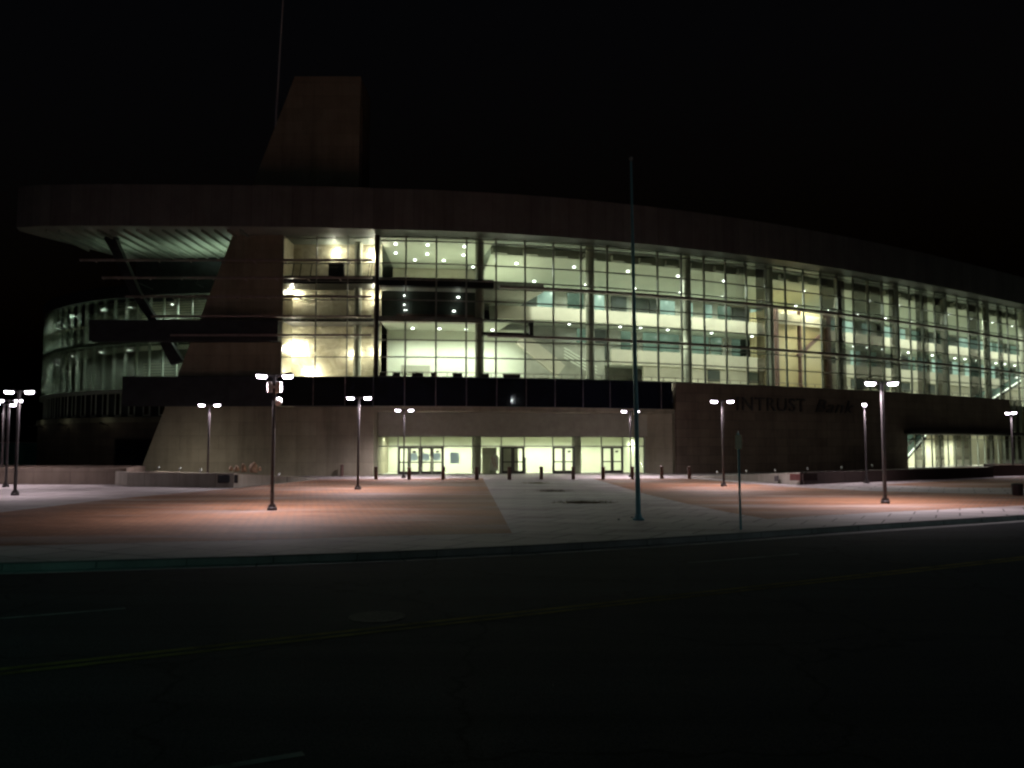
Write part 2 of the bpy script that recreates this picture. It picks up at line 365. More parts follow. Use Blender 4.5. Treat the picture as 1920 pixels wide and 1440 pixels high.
for p, q in zip(kl, kl[1:]):
    d = (q-p).normalized(); n = Vector((d.y, -d.x, 0))
    b.face([(p.x+n.x*.16, p.y+n.y*.16, -.145), (p.x+n.x*.72, p.y+n.y*.72, -.145), (q.x+n.x*.72, q.y+n.y*.72, -.145), (q.x+n.x*.16, q.y+n.y*.16, -.145)])
tag(b.build('road_gutter', M['kerb']), kind='structure')
P2 = lambda l: [(at_z(x, y).x, at_z(x, y).y) for x, y in l]
sheet('brick_paving', P2([(-420, 990), (0, 961), (200, 937), (440, 915.5), (600, 899), (905, 896.5), (960, 1000), (730, 1005), (480, 1013), (0, 1024), (-420, 1034)]), 0.004, M['paver'])
sheet('brick_paving', P2([(1112, 897.5), (1290, 897), (1480, 913), (1640, 921), (1800, 925), (2150, 931), (2150, 938), (1920, 948), (1720, 957.5), (1535, 967), (1440, 973.5), (1362, 960), (1276, 942), (1209, 926)]), 0.004, M['paver'])
sheet('brick_paving', P2([(1640, 909), (1760, 903), (1920, 893.5), (2150, 889), (2150, 915), (1920, 915), (1780, 914)]), 0.004, M['paver'])
def stripe(t0, t1, n, w, m):
    sheet('road_marking', [road_pt(t0, n-w/2), road_pt(t1, n-w/2), road_pt(t1, n+w/2), road_pt(t0, n+w/2)], -0.145, m)
yd = Vector((1, .56, 0)).normalized(); yn = Vector((-yd.y, yd.x, 0))
for o_ in (-.20, .04):
    q = [Vector((0, 13.6, 0))+yd*t+yn*(o_+e) for t, e in ((-60, 0), (120, 0), (120, .14), (-60, .14))]
    sheet('road_marking', q, -0.145, M['yellow'])

for k in range(-3, 9):
    stripe(6.8+k*15, 10.2+k*15, 4.4, 0.11, M['whitepaint'])
    if k < 6: stripe(-7.3+k*15, -3.86+k*15, -3.5, 0.11, M['whitepaint'])
mp_ = at_z(707, 1157, -0.15)
b = MB().mat(M['iron']); b.lathe((mp_.x, mp_.y, -0.15), [(0.44, 0.0), (0.44, 0.008), (0.40, 0.012), (0.36, 0.009)], 32)
for k in range(5): b.box((mp_.x-0.24+0.12*k, mp_.y, -0.1385), (0.04, 0.5-0.12*abs(k-2), 0.006))
tag(b.build('manhole_cover', M['iron']), 'round worn metal manhole cover set in the dark road', 'manhole cover')

# ------------------------------------------------------------------ plan curve of the arena front
CU = (-3.62500404e-05, 7.53609105e-03, 2.23879806e-01, 69.4520639)
def fy(x):
    if x < -14.0:
        return fy(-14.0) if x < -14.0001 else 0
    return ((CU[0]*x+CU[1])*x+CU[2])*x+CU[3]
ZF = 19.94                                                            # underside of the roof rim
xs = [-11.25+0.25*i for i in range(480)]
_pts = [Vector((x, fy(x), 0)) for x in xs]
def norm_at(i):
    a = _pts[max(0, i-1)]; c = _pts[min(len(_pts)-1, i+1)]; d = (c-a).normalized(); return Vector((-d.y, d.x, 0))   # inwards
GP = [p+norm_at(i)*2.0 for i, p in enumerate(_pts)]                   # the glass line, 2 m inside the rim
GN = [norm_at(i) for i in range(len(_pts))]
SA = [0.0]
for a, c in zip(GP, GP[1:]): SA.append(SA[-1]+(c-a).length)
def at_s(s, off=0.0, z=0.0):
    import bisect
    i = min(max(bisect.bisect_right(SA, s)-1, 0), len(SA)-2)
    t = (s-SA[i])/(SA[i+1]-SA[i])
    p = GP[i].lerp(GP[i+1], t); n = GN[i].lerp(GN[i+1], t).normalized()
    return Vector((p.x+n.x*off, p.y+n.y*off, z))
def head_s(s):
    d = at_s(s+0.2)-at_s(s-0.2); return math.atan2(d.y, d.x)
def s_px(px, off=0.0):
    """arc length where the sight line of picture column px crosses the front"""
    lo, hi = 0.0, SA[-1]
    k = (px-960)/F
    for _ in range(50):
        m = (lo+hi)/2; p = at_s(m, off)
        if p.x/(p.y*math.cos(PITCH)) < k: lo = m
        else: hi = m
    return lo
def band(b, s0, s1, off0, off1, z0, z1, step=1.26):
    """solid strip that follows the front between two arc lengths"""
    n = max(1, int(round((s1-s0)/step)))
    ss = [s0+(s1-s0)*i/n for i in range(n+1)]
    vb = []
    for s in ss:
        f, r = at_s(s, off0), at_s(s, off1)
        vb.append([b.bm.verts.new((f.x, f.y, z0)), b.bm.verts.new((r.x, r.y, z0)), b.bm.verts.new((r.x, r.y, z1)), b.bm.verts.new((f.x, f.y, z1))])
    fs = [b.bm.faces.new(vb[0][::-1]), b.bm.faces.new(vb[-1])]
    for p, q in zip(vb, vb[1:]):
        for i in range(4): fs.append(b.bm.faces.new([p[i], p[(i+1) % 4], q[(i+1) % 4], q[i]]))
    for f in fs: f.material_index = b.cur
SMAX = 106.0; SI = 134.0
PAN = 2.52; COL0 = 3.5*PAN; BAY = 4*PAN
ROWS = [9.77, 11.2, 12.97, 14.53, 16.25, 17.6, 19.5, 19.85]
SILL = 8.1

arena = empty('arena_building', (0, 72, 0), label='large curved arena with a glowing glass front and slanted concrete tower', cat='arena')
INV = Matrix.Translation((0, -72, 0))
def part(b, name, m=None, parent=arena, **kw):
    """link a part whose coordinates are given in the place, under its thing"""
    o = b.build(name, m, None, **kw)
    o.data.transform(Matrix.Translation(-place(parent))); o.parent = parent
    return o
def place(o):
    v = Vector(o.location)
    while o.parent is not None: o = o.parent; v = v+Vector(o.location)
    return v
def lamp_in(fn, name, loc, *a, parent=arena, **kw):
    target = kw.pop('target', None)
    o = fn(name, Vector(loc)-place(parent), *a, parent=parent, **kw)
    if target is not None: o.rotation_euler = (Vector(target)-Vector(loc)).to_track_quat('-Z', 'Y').to_euler()
    return o

# roof rim: outline of the roof plate, a tall fascia along its edge, soffit below
rim = [Vector((-34.0, 86.0, 0)), Vector((-35.97, 78.9, 0)), Vector((-37.9, 73.5, 0)), Vector((-39.8, 70.0, 0)), Vector((-40.9, 68.2, 0)), Vector((-40.8, 67.1, 0)), Vector((-38.6, 66.7, 0)), Vector((-34.0, 66.72, 0))]
rim += [Vector((x, 66.8+(x+30)*0.022, 0)) for x in (-30, -26, -22, -18, -15)]
rim += [Vector((x, fy(x), 0)) for x in [-11.0+i*1.5 for i in range(66)]]
for _ in range(2):
    rim = [rim[0]]+[rim[i]*.5+(rim[i-1]+rim[i+1])*.25 for i in range(1, len(rim)-1)]+[rim[-1]]
back = [Vector((100, 170, 0)), Vector((10, 165, 0)), Vector((-28, 125, 0))]
FH = 3.35
b = MB()
n_ = len(rim)
for p, q in zip(rim, rim[1:]):
    b.face([(p.x, p.y, ZF), (q.x, q.y, ZF), (q.x, q.y, ZF+FH), (p.x, p.y, ZF+FH)])
    b.face([(p.x*0.998, p.y+.25, ZF+.002), (q.x*.998, q.y+.25, ZF+.002), (q.x*.998, q.y+.25, ZF+FH), (p.x*.998, p.y+.25, ZF+FH)])
    b.face([(p.x, p.y, ZF+FH), (q.x, q.y, ZF+FH), (q.x*.998, q.y+.25, ZF+FH), (p.x*.998, p.y+.25, ZF+FH)])
part(b, 'roof_fascia', M['fascia'])
b = MB().mat(M['fascia'])
plate = [(p.x, p.y) for p in rim+back]
b.face([(x*.999, y+.1, ZF+FH-.4) for x, y in plate])
part(b, 'roof_deck', M['darkmetal'])
b = MB()
b.face([(x*.9985, y+.12, ZF+.02) for x, y in plate])
for k in range(16):                                                   # ribs under the left overhang
    x0 = -38.2+k*1.05
    b.box((x0+.5, 74.2 if k > 2 else 71.5, ZF-.10), (0.10, 12.5 if k > 2 else 7.0, 0.22))
part(b, 'roof_soffit', M['soffit'])
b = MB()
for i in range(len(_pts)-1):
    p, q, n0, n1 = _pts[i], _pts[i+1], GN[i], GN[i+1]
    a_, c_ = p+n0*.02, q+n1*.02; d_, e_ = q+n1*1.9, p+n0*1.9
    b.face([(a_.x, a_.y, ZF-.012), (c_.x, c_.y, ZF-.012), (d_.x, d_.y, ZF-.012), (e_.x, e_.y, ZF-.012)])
part(b, 'rim_shade_strip', M['darkmetal'])  # dark strip added below the soffit, its colour standing in for shade
# black wall that closes the overhang at the back, dark strut in front of it
b = MB()
b.prism_xy([(-35.2, 79.0), (-20.0, 77.6), (-20.0, 78.2), (-35.2, 79.6)], 15.9, ZF-.03)
part(b, 'upper_wall', M['blackpanel'])
b = MB()
q = [(207, 429), (229, 429), (219, 448), (262, 545), (302, 610), (344, 676), (322, 684), (288, 612), (246, 548), (214, 478), (198, 449)]
b.prism_xz([(at_y(x, y, 70.8).x, at_y(x, y, 70.8).z) for x, y in q], 70.5, 71.2)
part(b, 'slanted_strut', M['blackpanel'])

# concrete tower: one slanted slab from the plaza to above the roof, with the warm stair window cut out of it
def T(px, py, Y=70.0): v = at_y(px, py, Y); return (v.x, v.z)
XL = lambda z: T(262, 885)[0]+(z-T(262, 885)[1])*(T(553, 143)[0]-T(262, 885)[0])/(T(553, 143)[1]-T(262, 885)[1])
ztop = T(553, 143)[1]; xtr = T(677, 143)[0]; xtr2 = T(672, 340)[0]
xw0, xw1 = T(528, 560)[0], -11.35
b = MB()
b.prism_xz([(XL(-.1), -.1), (xw1, -.1), (xw1, 5.66), (XL(5.66), 5.66)], 70.0, 74.5)           # base wall
b.prism_xz([(XL(5.663), 5.663), (xw0, 5.663), (xw0, 20.0), (XL(20.0), 20.0)], 70.0, 74.5)      # left of the window
b.prism_xz([(XL(20.003), 20.003), (xtr2, 20.003), (xtr2, 23), (xtr, ztop), (XL(ztop), ztop)], 70.0, 74.5)
part(b, 'concrete_tower', M['concrete'])
b = MB()
b.prism_xz([(xtr2-.4, 23.3), (xtr2+.2, 23.3), (xtr2+.2, ztop-.3), (xtr2-.4, ztop-.3)], 70.4, 74.2)
part(b, 'tower_flank', M['brownwall'])

# warm stair window
wb = empty('stair_window', (0, 0, 0)); wb.parent = arena; wb.location = (0, -1.8, 0)
b = MB()
b.prism_xz([(xw0, 8.15), (xw1, 8.15), (xw1, 20.0), (xw0, 20.0)], 73.4, 73.6)                    # back wall
b.prism_xz([(xw0-.002, 8.15), (xw0+.05, 8.15), (xw0+.05, 20.0), (xw0-.002, 20.0)], 70.3, 73.4)
part(b, 'inner_wall', M['foil'], wb)
b = MB()
b.prism_xz([(xw0+.06, 15.95), (xw1-.1, 15.95), (xw1-.1, 16.6), (xw0+.06, 16.6)], 70.35, 73.38)
b.prism_xz([(xw0+.06, 12.75), (xw1-.1, 12.75), (xw1-.1, 13.0), (xw0+.06, 13.0)], 70.35, 73.38)
part(b, 'landing', M['darkmetal'], wb)
b = MB()
b.bar((xw0+.1, 70.5, 17.7), (xw1-.1, 70.5, 17.7), 0.05, 0.07)
for x in (548, 562, 582, 690, 695): 
    p = at_y(x, 500, 70.5); b.bar((p.x, 70.5, 16.6), (p.x+.15, 70.5, 17.7), .06, .06)
part(b, 'guard_rail', M['darkmetal'], wb)
b = MB(); c_ = at_y(672, 500, 72.6)
b.tube((c_.x, 72.6, 8.1), (c_.x, 72.6, 20.0), .33, None, 16)
part(b, 'column', M['column'], wb, smooth=False)
b = MB(); p = at_y(631, 500, 70.9); b.box((p.x, 71.0, 17.2), (1.3, .5, 1.1)); b.box((p.x, 71.0, 17.8), (1.36, .56, .06))
part(b, 'cabinet', M['darkmetal'], wb)
b = MB()
for x in (xw0+.04, T(592, 560)[0], T(651, 560)[0], xw1-.03): b.box((x, 70.12, 14.1), (.08, .16, 11.9))
for z in (9.77, 11.36, 12.97, 14.53, 16.1, 17.6, 19.75): b.box(((xw0+xw1)/2, 70.1, z), (xw1-xw0-.1, .11, .07))
part(b, 'window_frame', M['mullion'], wb)
b = MB(); b.face([(xw0, 70.16, 8.1), (xw1, 70.16, 8.1), (xw1, 70.16, 20.0), (xw0, 70.16, 20.0)])
part(b, 'glass_pane', M['glass'], wb)
for (px, py, pw, Y) in ((541, 543, 90, 71.8), (697, 548, 60, 71.6), (543, 650, 200, 71.8), (694, 470, 95, 71.8), (572, 701, 190, 71.2), (655, 660, 50, 71.8), (697, 655, 50, 71.4), (620, 462, 45, 71.4)):
    p = at_y(px, py, Y); p.y = Y
    lamp_in(point, 'stair_light', (p.x, 72.75, p.z), pw*2.5, (1.0, 0.92, 0.74), .12)
    if px in (541, 543, 694, 572):
        b = MB(); b.lathe((p.x, Y+.02, p.z), [(.04, -.10), (.12, -.06), (.15, 0), (.12, .06), (.04, .10)], 12)
        part(b, 'wall_lamp', M['warmlamp'], wb)

# dark corner post between tower and curtain wall
b = MB(); b.box((-11.2, 70.1, 14.2), (.36, .45, 12.2)); part(b, 'corner_post', M['darkmetal'])

# curtain wall, one window per bay between the round columns
edges = [0.0]+[COL0-1.5*PAN+PAN*1.0*0+i*BAY for i in range(1, 10)]
edges = [0.0, 4*PAN]+[4*PAN+BAY*i for i in range(1, 11)]
edges = [e for e in edges if e < SMAX]+[SMAX]
for e0, e1 in zip(edges, edges[1:]):
    w = empty('window', (0, 0, 0)); w.parent = arena
    b = MB(); k = int(round(e0/PAN))
    while k*PAN < e1-0.02:
        p = at_s(k*PAN, 0.0); b.box((p.x, p.y, (SILL+20.5)/2), (.13, .17, 20.5-SILL), head_s(k*PAN)); k += 1
    for z in ROWS+[SILL+.04]: band(b, e0+.001, e1-.001, -.06, .05, z-.05, z+.05)
    part(b, 'window_frame', M['mullion'], w)
    b = MB()
    n = int(round((e1-e0)/1.26)); ss = [e0+(e1-e0)*i/n for i in range(n+1)]
    for a, c in zip(ss, ss[1:]):
        p, q = at_s(a, .07), at_s(c, .07); b.face([(p.x, p.y, SILL), (q.x, q.y, SILL), (q.x, q.y, 20.5), (p.x, p.y, 20.5)])
    part(b, 'glass_pane', M['glass'], w)
# two heavy sunshade ledges round the front, shorter deck ledges at the left
for z in (15.78, 11.62):
    b = MB(); band(b, 9.3*1.0+ (1.0 if z > 12 else 0.0), SMAX, -.55, -.08, z-.10, z+.10)
    part(b, 'sunshade_ledge', M['rail'])
b = MB(); band(b, .3, s_px(926), .12, .9, 15.75, 16.45); part(b, 'deck_edge', M['darkmetal'])
b = MB(); band(b, .3, s_px(905), .12, .9, 12.75, 13.2); part(b, 'deck_edge', M['rail'])
b = MB(); band(b, s_px(905), s_px(993), .12, .6, 11.75, 12.0); band(b, s_px(905), s_px(993), .12, .6, 12.9, 13.1)
p = s_px(994); band(b, p, p+.35, .12, .6, 11.75, 13.1, .2); part(b, 'hanging_beam', M['darkmetal'])

# round columns just inside the glass
s = COL0; i = 0
while s < SMAX:
    p = at_s(s, .9); b = MB(); b.tube((p.x, p.y, 7.4), (p.x, p.y, 20.4), .38, None, 20)
    part(b, 'column', M['column']); 
    s += BAY

# interior: floor, sloped ceiling, balconies
b = MB(); band(b, 0.3, SI, .35, 16, 7.3, 7.5); part(b, 'concourse_floor', M['floor'])
S1 = s_px(930)
b = MB()
def sloped(b, s0, s1, o0, z0, o1, z1, step=1.26):
    n = max(1, int((s1-s0)/step)); ss = [s0+(s1-s0)*i/n for i in range(n+1)]
    for a, c in zip(ss, ss[1:]):
        b.face([at_s(a, o0, z0), at_s(c, o0, z0), at_s(c, o1, z1), at_s(a, o1, z1)])
sloped(b, .3, S1, .5, 19.85, 15, 19.75)
sloped(b, S1, SI, 2.6, 19.2, 8.8, 17.65); sloped(b, S1, SI, 8.8, 17.65, 12.2, 17.6)
part(b, 'ceiling', M['ceil'])
b = MB(); sloped(b, S1, SI, 2.6, 19.2, 2.6, 20.0); sloped(b, S1, SI, 2.6, 20.0, 2.2, 20.3)
s = S1+.8
while s < SI:                                                        # bracket boxes under the rim
    p = at_s(s, 2.35); b.box((p.x, p.y, 19.5), (1.3, .35, .5), head_s(s)); s += 2.9
part(b, 'ceiling_edge', M['taupe'])
b = MB(); band(b, S1, SI, .25, .4, 20.0, 20.6); part(b, 'glass_head', M['column'])
SB0 = s_px(935, 5)
for z0, z1, o in ((14.0, 15.2, 5.4), (10.15, 11.55, 5.4)):
    b = MB(); band(b, SB0+(0 if z0 > 12 else 12), SI, o, o+.25, z0, z1); part(b, 'balcony_front', M['cream'])
    b = MB(); band(b, SB0+(0 if z0 > 12 else 12), SI, o+.26, 9.2, z0-.02, z0+.2); part(b, 'balcony_floor', M['ceil'])
b = MB()
band(b, SB0, SI, 9.22, 9.4, 7.5, 17.66); part(b, 'suite_wall', M['taupe'])
b = MB(); band(b, s_px(1215, 5), SI, 5.7, 5.9, 7.5, 10.12); part(b, 'concourse_wall', M['cream'])
# suite windows: lit teal panes and dark doors, floor by floor
rng = random.Random(3)
for z0, z1, s0 in ((11.0, 13.9, SB0+10), (14.7, 17.35, SB0+2)):
    s = s0
    while s < SI-2:
        wdt = rng.choice((1.2, 1.6, 1.9, 2.6)); kind = rng.random()
        b = MB(); band(b, s, s+wdt, 9.1, 9.2, z0, z1, .9)
        if kind < .52: part(b, 'suite_window', M['teal'])
        elif kind < .72: part(b, 'suite_window', M['tealdim'])
        else: part(b, 'suite_door', M['darkroom'])
        s += wdt+rng.choice((.15, .3, .9, 1.6))
# dark openings low in the concourse wall
for px in (1330, 1405, 1505, 1600, 1650, 1690, 1745):
    s = s_px(px, 5.6); b = MB(); band(b, s, s+rng.choice((1.6, 2.4)), 5.6, 5.68, 8.9, 10.0, .9); part(b, 'wall_opening', M['darkroom'])
# tan lift tower with brown posts and a brace
sl0, sl1 = s_px(1455, 4.2), s_px(1556, 4.2)
b = MB(); band(b, sl0, sl1, 4.2, 7.5, 7.5, 16.6, 1.0); lt = part(b, 'lift_tower', M['tan'])
b = MB()
for s_, w_ in ((sl0, .35), (sl1-.4, .55), ((sl0+sl1)/2-.6, .18)): band(b, s_, s_+w_, 3.8, 4.18, 7.5, 16.6, 1.0)
p, q = at_s(sl0+3.2, 3.8, 11.8), at_s(sl1-1.6, 3.8, 14.2); b.bar(p, q, .2, .35)
part(b, 'lift_frame', M['maroon'])
b = MB()
for k in range(26): 
    s_ = sl0+.4+k*(sl1-sl0-.8)/26; p = at_s(s_, 3.95); b.box((p.x, p.y, 15.6), (.12, .3, 1.1), head_s(s_))
part(b, 'slat_screen', M['cream'])
# left lobby: bright lower hall, dark glazed room above it, back wall above that
SE = s_px(930, 7)
b = MB(); band(b, .3, SE+3, 7.2, 7.4, 7.5, 13.2); part(b, 'lobby_wall', M['white'])
b = MB(); band(b, .3, SE, .95, 7.18, 12.95, 13.2); part(b, 'lobby_ceiling', M['ceil'])
b = MB(); band(b, .3, s_px(905), 2.6, 2.8, 13.25, 15.75); part(b, 'dark_room_front', M['darkroom'])
b = MB(); band(b, 1.6, s_px(895), 2.5, 2.58, 13.3, 13.75); part(b, 'dark_room_panel', M['maroon'])
b = MB(); band(b, .3, SE, 12.2, 12.4, 16.4, 19.75); part(b, 'lobby_wall', M['cream'])
b = MB(); band(b, .3, SE+3, .95, 12.1, 15.76, 16.4); part(b, 'deck_floor', M['floor'])
b = MB(); p0, p1 = at_s(s_px(750, 6), 7.1), at_s(s_px(806, 6), 7.1)
b.hexa([(p0.x, p0.y-.06, 9.0), (p1.x, p1.y-.06, 9.0), (p1.x, p1.y, 9.0), (p0.x, p0.y, 9.0)], [(p0.x, p0.y-.06, 9.75), (p1.x, p1.y-.06, 9.75), (p1.x, p1.y, 9.75), (p0.x, p0.y, 9.75)])
part(b, 'notice_board', M['column'])
b = MB(); s = 1.0
while s < SI-6:
    p = at_s(s, .75); b.box((p.x, p.y, 8.05), (.05, .05, 1.1), head_s(s)); s += 1.26
band(b, .5, SI-6, .72, .78, 8.56, 8.62)
part(b, 'guard_rail', M['rail'])
# stair with a cream stringer behind the glass, grey wall beyond
b = MB()
A0, B0 = at_s(s_px(975, 5), 5, 12.2), at_s(s_px(1052, 5), 5, 9.3)
b.bar(A0, B0, .3, 1.3)
part(b, 'stair_stringer', M['cream'])
b = MB(); band(b, s_px(985, 6.6), s_px(1135, 6.6), 6.6, 6.8, 7.5, 12.2); part(b, 'stair_wall', M['taupe'])
b = MB()
for k in range(4):
    p, q = at_s(s_px(1060, 6), 6.2, 11.6-k*.3), at_s(s_px(1122, 6), 6.2, 9.9-k*.3); b.bar(p, q, .06, .07)
part(b, 'stair_rail', M['white'])

# downlights
DL = []
for px, py in ((742, 457), (742, 474), (802, 459), (801, 476), (871, 462), (869, 478), (778, 487), (832, 488), (887, 500)):
    p = at_z(px, py, 19.72); DL.append((p.x, p.y, 19.70))
for px, py in ((757, 554), (757, 571), (758, 581), (858, 557), (850, 583)):
    p = at_s(s_px(px, 2.4), 2.4); v = at_y(px, py, p.y); DL.append((p.x, p.y, v.z))
for s_ in (3.0, 5.6, 8.2, 10.8): 
    p = at_s(s_, 5.2); DL.append((p.x, p.y, 12.88))
s = SB0+1.5; k = 0
while s < 104:
    for o in ((4.0,), (7.4, )) [k % 2]:
        z = 19.2+(17.65-19.2)*(o-2.6)/6.2; p = at_s(s, o); DL.append((p.x, p.y, z-.05))
    if k % 2 == 0: p = at_s(s+.6, 6.6); DL.append((p.x, p.y, 13.92))
    if k % 2 == 1 and s > SB0+10: p = at_s(s, 6.4); DL.append((p.x, p.y, 10.08 if k % 3 == 0 else 13.92))
    s += 2.9; k += 1
DL = DL[:96]
b = MB(); b.lathe((0, 0, 0), [(.125, -.05), (.125, .0), (.1, .03)], 12)
d0 = part(b, 'downlight', M['downlight']); d0.data.transform(Matrix.Translation((0, 72, 0)))
for i, (x, y, z) in enumerate(DL):
    d = d0 if i == 0 else d0.copy()
    if i: COL.objects.link(d); d.parent = arena
    d.location = (x, y-72, z)
WARMW = (0.94, 1.0, 0.86)
s = SB0+3
while s < SI-12:
    p = at_s(s, 3.0, 18.5); lamp_in(spot, 'atrium_light', p, 1900, WARMW, 165, .5, .25)
    p = at_s(s, .5, 12.6)
    if s > S1+6: lamp_in(spot, 'atrium_light', p, 420, WARMW, 165, .6, .2, target=at_s(s, 5.4, 10.2))  # added fill without a fixture, lights column fronts and lower balcony
    s += 6.5
s = SB0+3
while s < SI-12:
    p = at_s(s, 7.4, 13.8); lamp_in(spot, 'balcony_light', p, 130, (.85, 1, .9), 170, .5, .2)
    p = at_s(s, 7.6, 17.5); lamp_in(spot, 'balcony_light', p, 110, (.85, 1, .9), 170, .5, .2)
    s += 6.5
for s_ in (3.2, 7.5, 11.0):
    p = at_s(s_, 3.6, 12.8); lamp_in(spot, 'lobby_light', p, 1300, (.95, 1, .86), 168, .5, .3)
for s_ in (3.0, 9.0):
    p = at_s(s_, 5.5, 19.5); lamp_in(spot, 'deck_light', p, 1500, (.92, 1, .84), 168, .5, .3)
p = at_s((sl0+sl1)/2, 2.4, 17.2); lamp_in(spot, 'lift_light', p, 700, (1, .9, .66), 160, .5, .2, target=at_s((sl0+sl1)/2, 4.3, 11))

# dark glass band, beam below it, long bands and rails over the tower
xb0 = T(230, 730, 69.3)[0]
b = MB(); b.prism_xz([(xb0, 5.68), (-11.3, 5.68), (-11.3, 8.1), (xb0, 8.1)], 69.2, 69.96)
part(b, 'lower_band', M['blackpanel'])
SR = s_px(1262, -.4)
b = MB(); band(b, .0, SR, -.35, .3, 5.72, 8.06)
b.prism_xz([(xw0+.02, 5.72), (-11.32, 5.72), (-11.32, 8.06), (xw0+.02, 8.06)], 69.12, 69.19)
part(b, 'spandrel_band', M['spandrel'])
b = MB(); k = 0
while k*PAN < SR: 
    p = at_s(k*PAN, -.38); b.box((p.x, p.y, 6.9), (.05, .05, 2.34), head_s(k*PAN)); k += 1
for x in (T(592, 730)[0], T(651, 730)[0]): b.box((x, 69.1, 6.9), (.05, .05, 2.34))
part(b, 'band_mullion', M['rail'])
b = MB(); band(b, .0, SR+.3, -.30, 1.6, 5.3, 5.70); part(b, 'entrance_beam', M['concrete'])
xu0 = T(170, 620, 69.2)[0]; z0, z1 = T(300, 640, 69.2)[1], T(300, 601, 69.2)[1]
b = MB(); b.prism_xz([(xu0, z0), (xw0+.05, z0), (xw0+.05, z1), (xu0, z1)], 68.9, 69.95)
part(b, 'upper_band', M['blackpanel'])
for py, px in ((489, 153), (522, 195), (557, 238), (594, 285), (629, 322)):
    zz = T(400, py, 69.0)[1]; x0 = T(px, py, 69.0)[0]
    b = MB(); b.box(((x0-11.4)/2, 68.75, zz), (-11.4-x0, .22, .16))
    x = x0+1.0
    while x < -12: b.box((x, 69.4, zz), (.07, 1.25 if x > XL(zz)+.2 else .3, .07)); x += 2.6
    part(b, 'sunshade_rail', M['rail'])

# small dark blocks on the window sill
for px, w_ in ((716, .55), (741, .6), (782, .9), (813, .5), (858, .8), (911, .6), (1013-60, .7), (968, .8)):
    p = at_s(s_px(px), .45, SILL+.07)
    t_ = empty('equipment_case', (p.x, p.y, SILL-.34), head_s(s_px(px)))
    b = MB(); b.box((0, 0, .34), (w_, .4, .68)); o = b.build('case_body', M['plaque'], t_, bevel=.02)
    b = MB(); b.box((0, 0, .71), (w_*1.06, .44, .06)); b.build('case_lid', M['darkmetal'], t_)
    tag(t_, 'x', 'case', 'dark cases along the sill of the glass front')
cases = [o for o in bpy.data.objects if o.name.startswith('equipment_case')]
cases.sort(key=lambda o: o.location.x)
ORD = ['first', 'second', 'third', 'fourth', 'fifth', 'sixth', 'seventh', 'eighth', 'ninth', 'tenth', 'eleventh', 'twelfth']
for i, o in enumerate(cases): o['label'] = f'{ORD[i]} small dark case on the bright window sill, counted from the tower side'

# ------------------------------------------------------------------ entrance
dA, dB = Vector((-11.55, 72.6, 0)), Vector((12.15, 77.2, 0))
dd = (dB-dA).normalized(); dn = Vector((-dd.y, dd.x, 0)); drz = math.atan2(dd.y, dd.x); DLEN = (dB-dA).length
def D(px):
    """distance along the door line seen in picture column px"""
    k = (px-960)/F*math.cos(PITCH)*1.003
    t = (k*dA.y-dA.x)/(dd.x-k*dd.y); return t
def DP(t, off=0.0, z=0.0): p = dA+dd*t+dn*off; return Vector((p.x, p.y, z))
def dbox(b, t0, t1, o0, o1, z0, z1):
    c = DP((t0+t1)/2, (o0+o1)/2); b.box((c.x, c.y, (z0+z1)/2), (t1-t0, o1-o0, z1-z0), drz)
ent = empty('entrance_glazing', (0, 0, 0)); ent.parent = arena
TOP = 3.3; TR = 2.42
mus = [D(x) for x in (706, 747, 789, 832, 887, 940, 983, 1036, 1077, 1127, 1167, 1207)]
b = MB()
for t in mus: dbox(b, t-.04, t+.04, -.06, .06, 0.0, TOP)
for t0, t1 in zip(mus, mus[1:]):
    dbox(b, t0+.041, t1-.041, -.05, .05, TR-.05, TR+.05); dbox(b, t0+.041, t1-.041, -.05, .05, TOP-.08, TOP)
    dbox(b, t0+.041, t1-.041, -.05, .05, 0.005, .07)
part(b, 'window_frame', M['mullion'], ent)
b = MB()
dsets = [(1, 2), (2, 3), (5, 6), (7, 8), (9, 10)]
for i, (t0, t1) in enumerate(zip(mus, mus[1:])):
    p, q = DP(t0), DP(t1); zb = TR if (i, i+1) in dsets else .05
    b.face([(p.x, p.y, zb), (q.x, q.y, zb), (q.x, q.y, TOP), (p.x, p.y, TOP)])
part(b, 'glass_pane', M['glass'], ent)
for (i, j) in dsets:
    a, c = mus[i]+.05, mus[j]-.05; mid = (a+c)/2
    for t0, t1, hx in ((a, mid-.01, 1), (mid+.01, c, -1)):
        dr = empty('door', (0, 0, 0)); dr.parent = arena
        b = MB(); f = .13
        dbox(b, t0, t0+f, -.03, .03, .02, TR-.06); dbox(b, t1-f, t1, -.03, .03, .02, TR-.06)
        dbox(b, t0+f, t1-f, -.03, .03, .02, .28); dbox(b, t0+f, t1-f, -.03, .03, TR-.2, TR-.06)
        part(b, 'door_frame', M['darkmetal'], dr)
        b = MB(); p, q = DP(t0+f), DP(t1-f); b.face([(p.x, p.y, .28), (q.x, q.y, .28), (q.x, q.y, TR-.2), (p.x, p.y, TR-.2)])
        part(b, 'glass_pane', M['glass'], dr)
        b = MB(); dbox(b, t0+.05, t1-.05, .05, .10, 1.0, 1.1); dbox(b, t0+.1, t1-.1, -.08, -.05, 1.02, 1.06)
        part(b, 'push_bar', M['darkmetal'], dr)
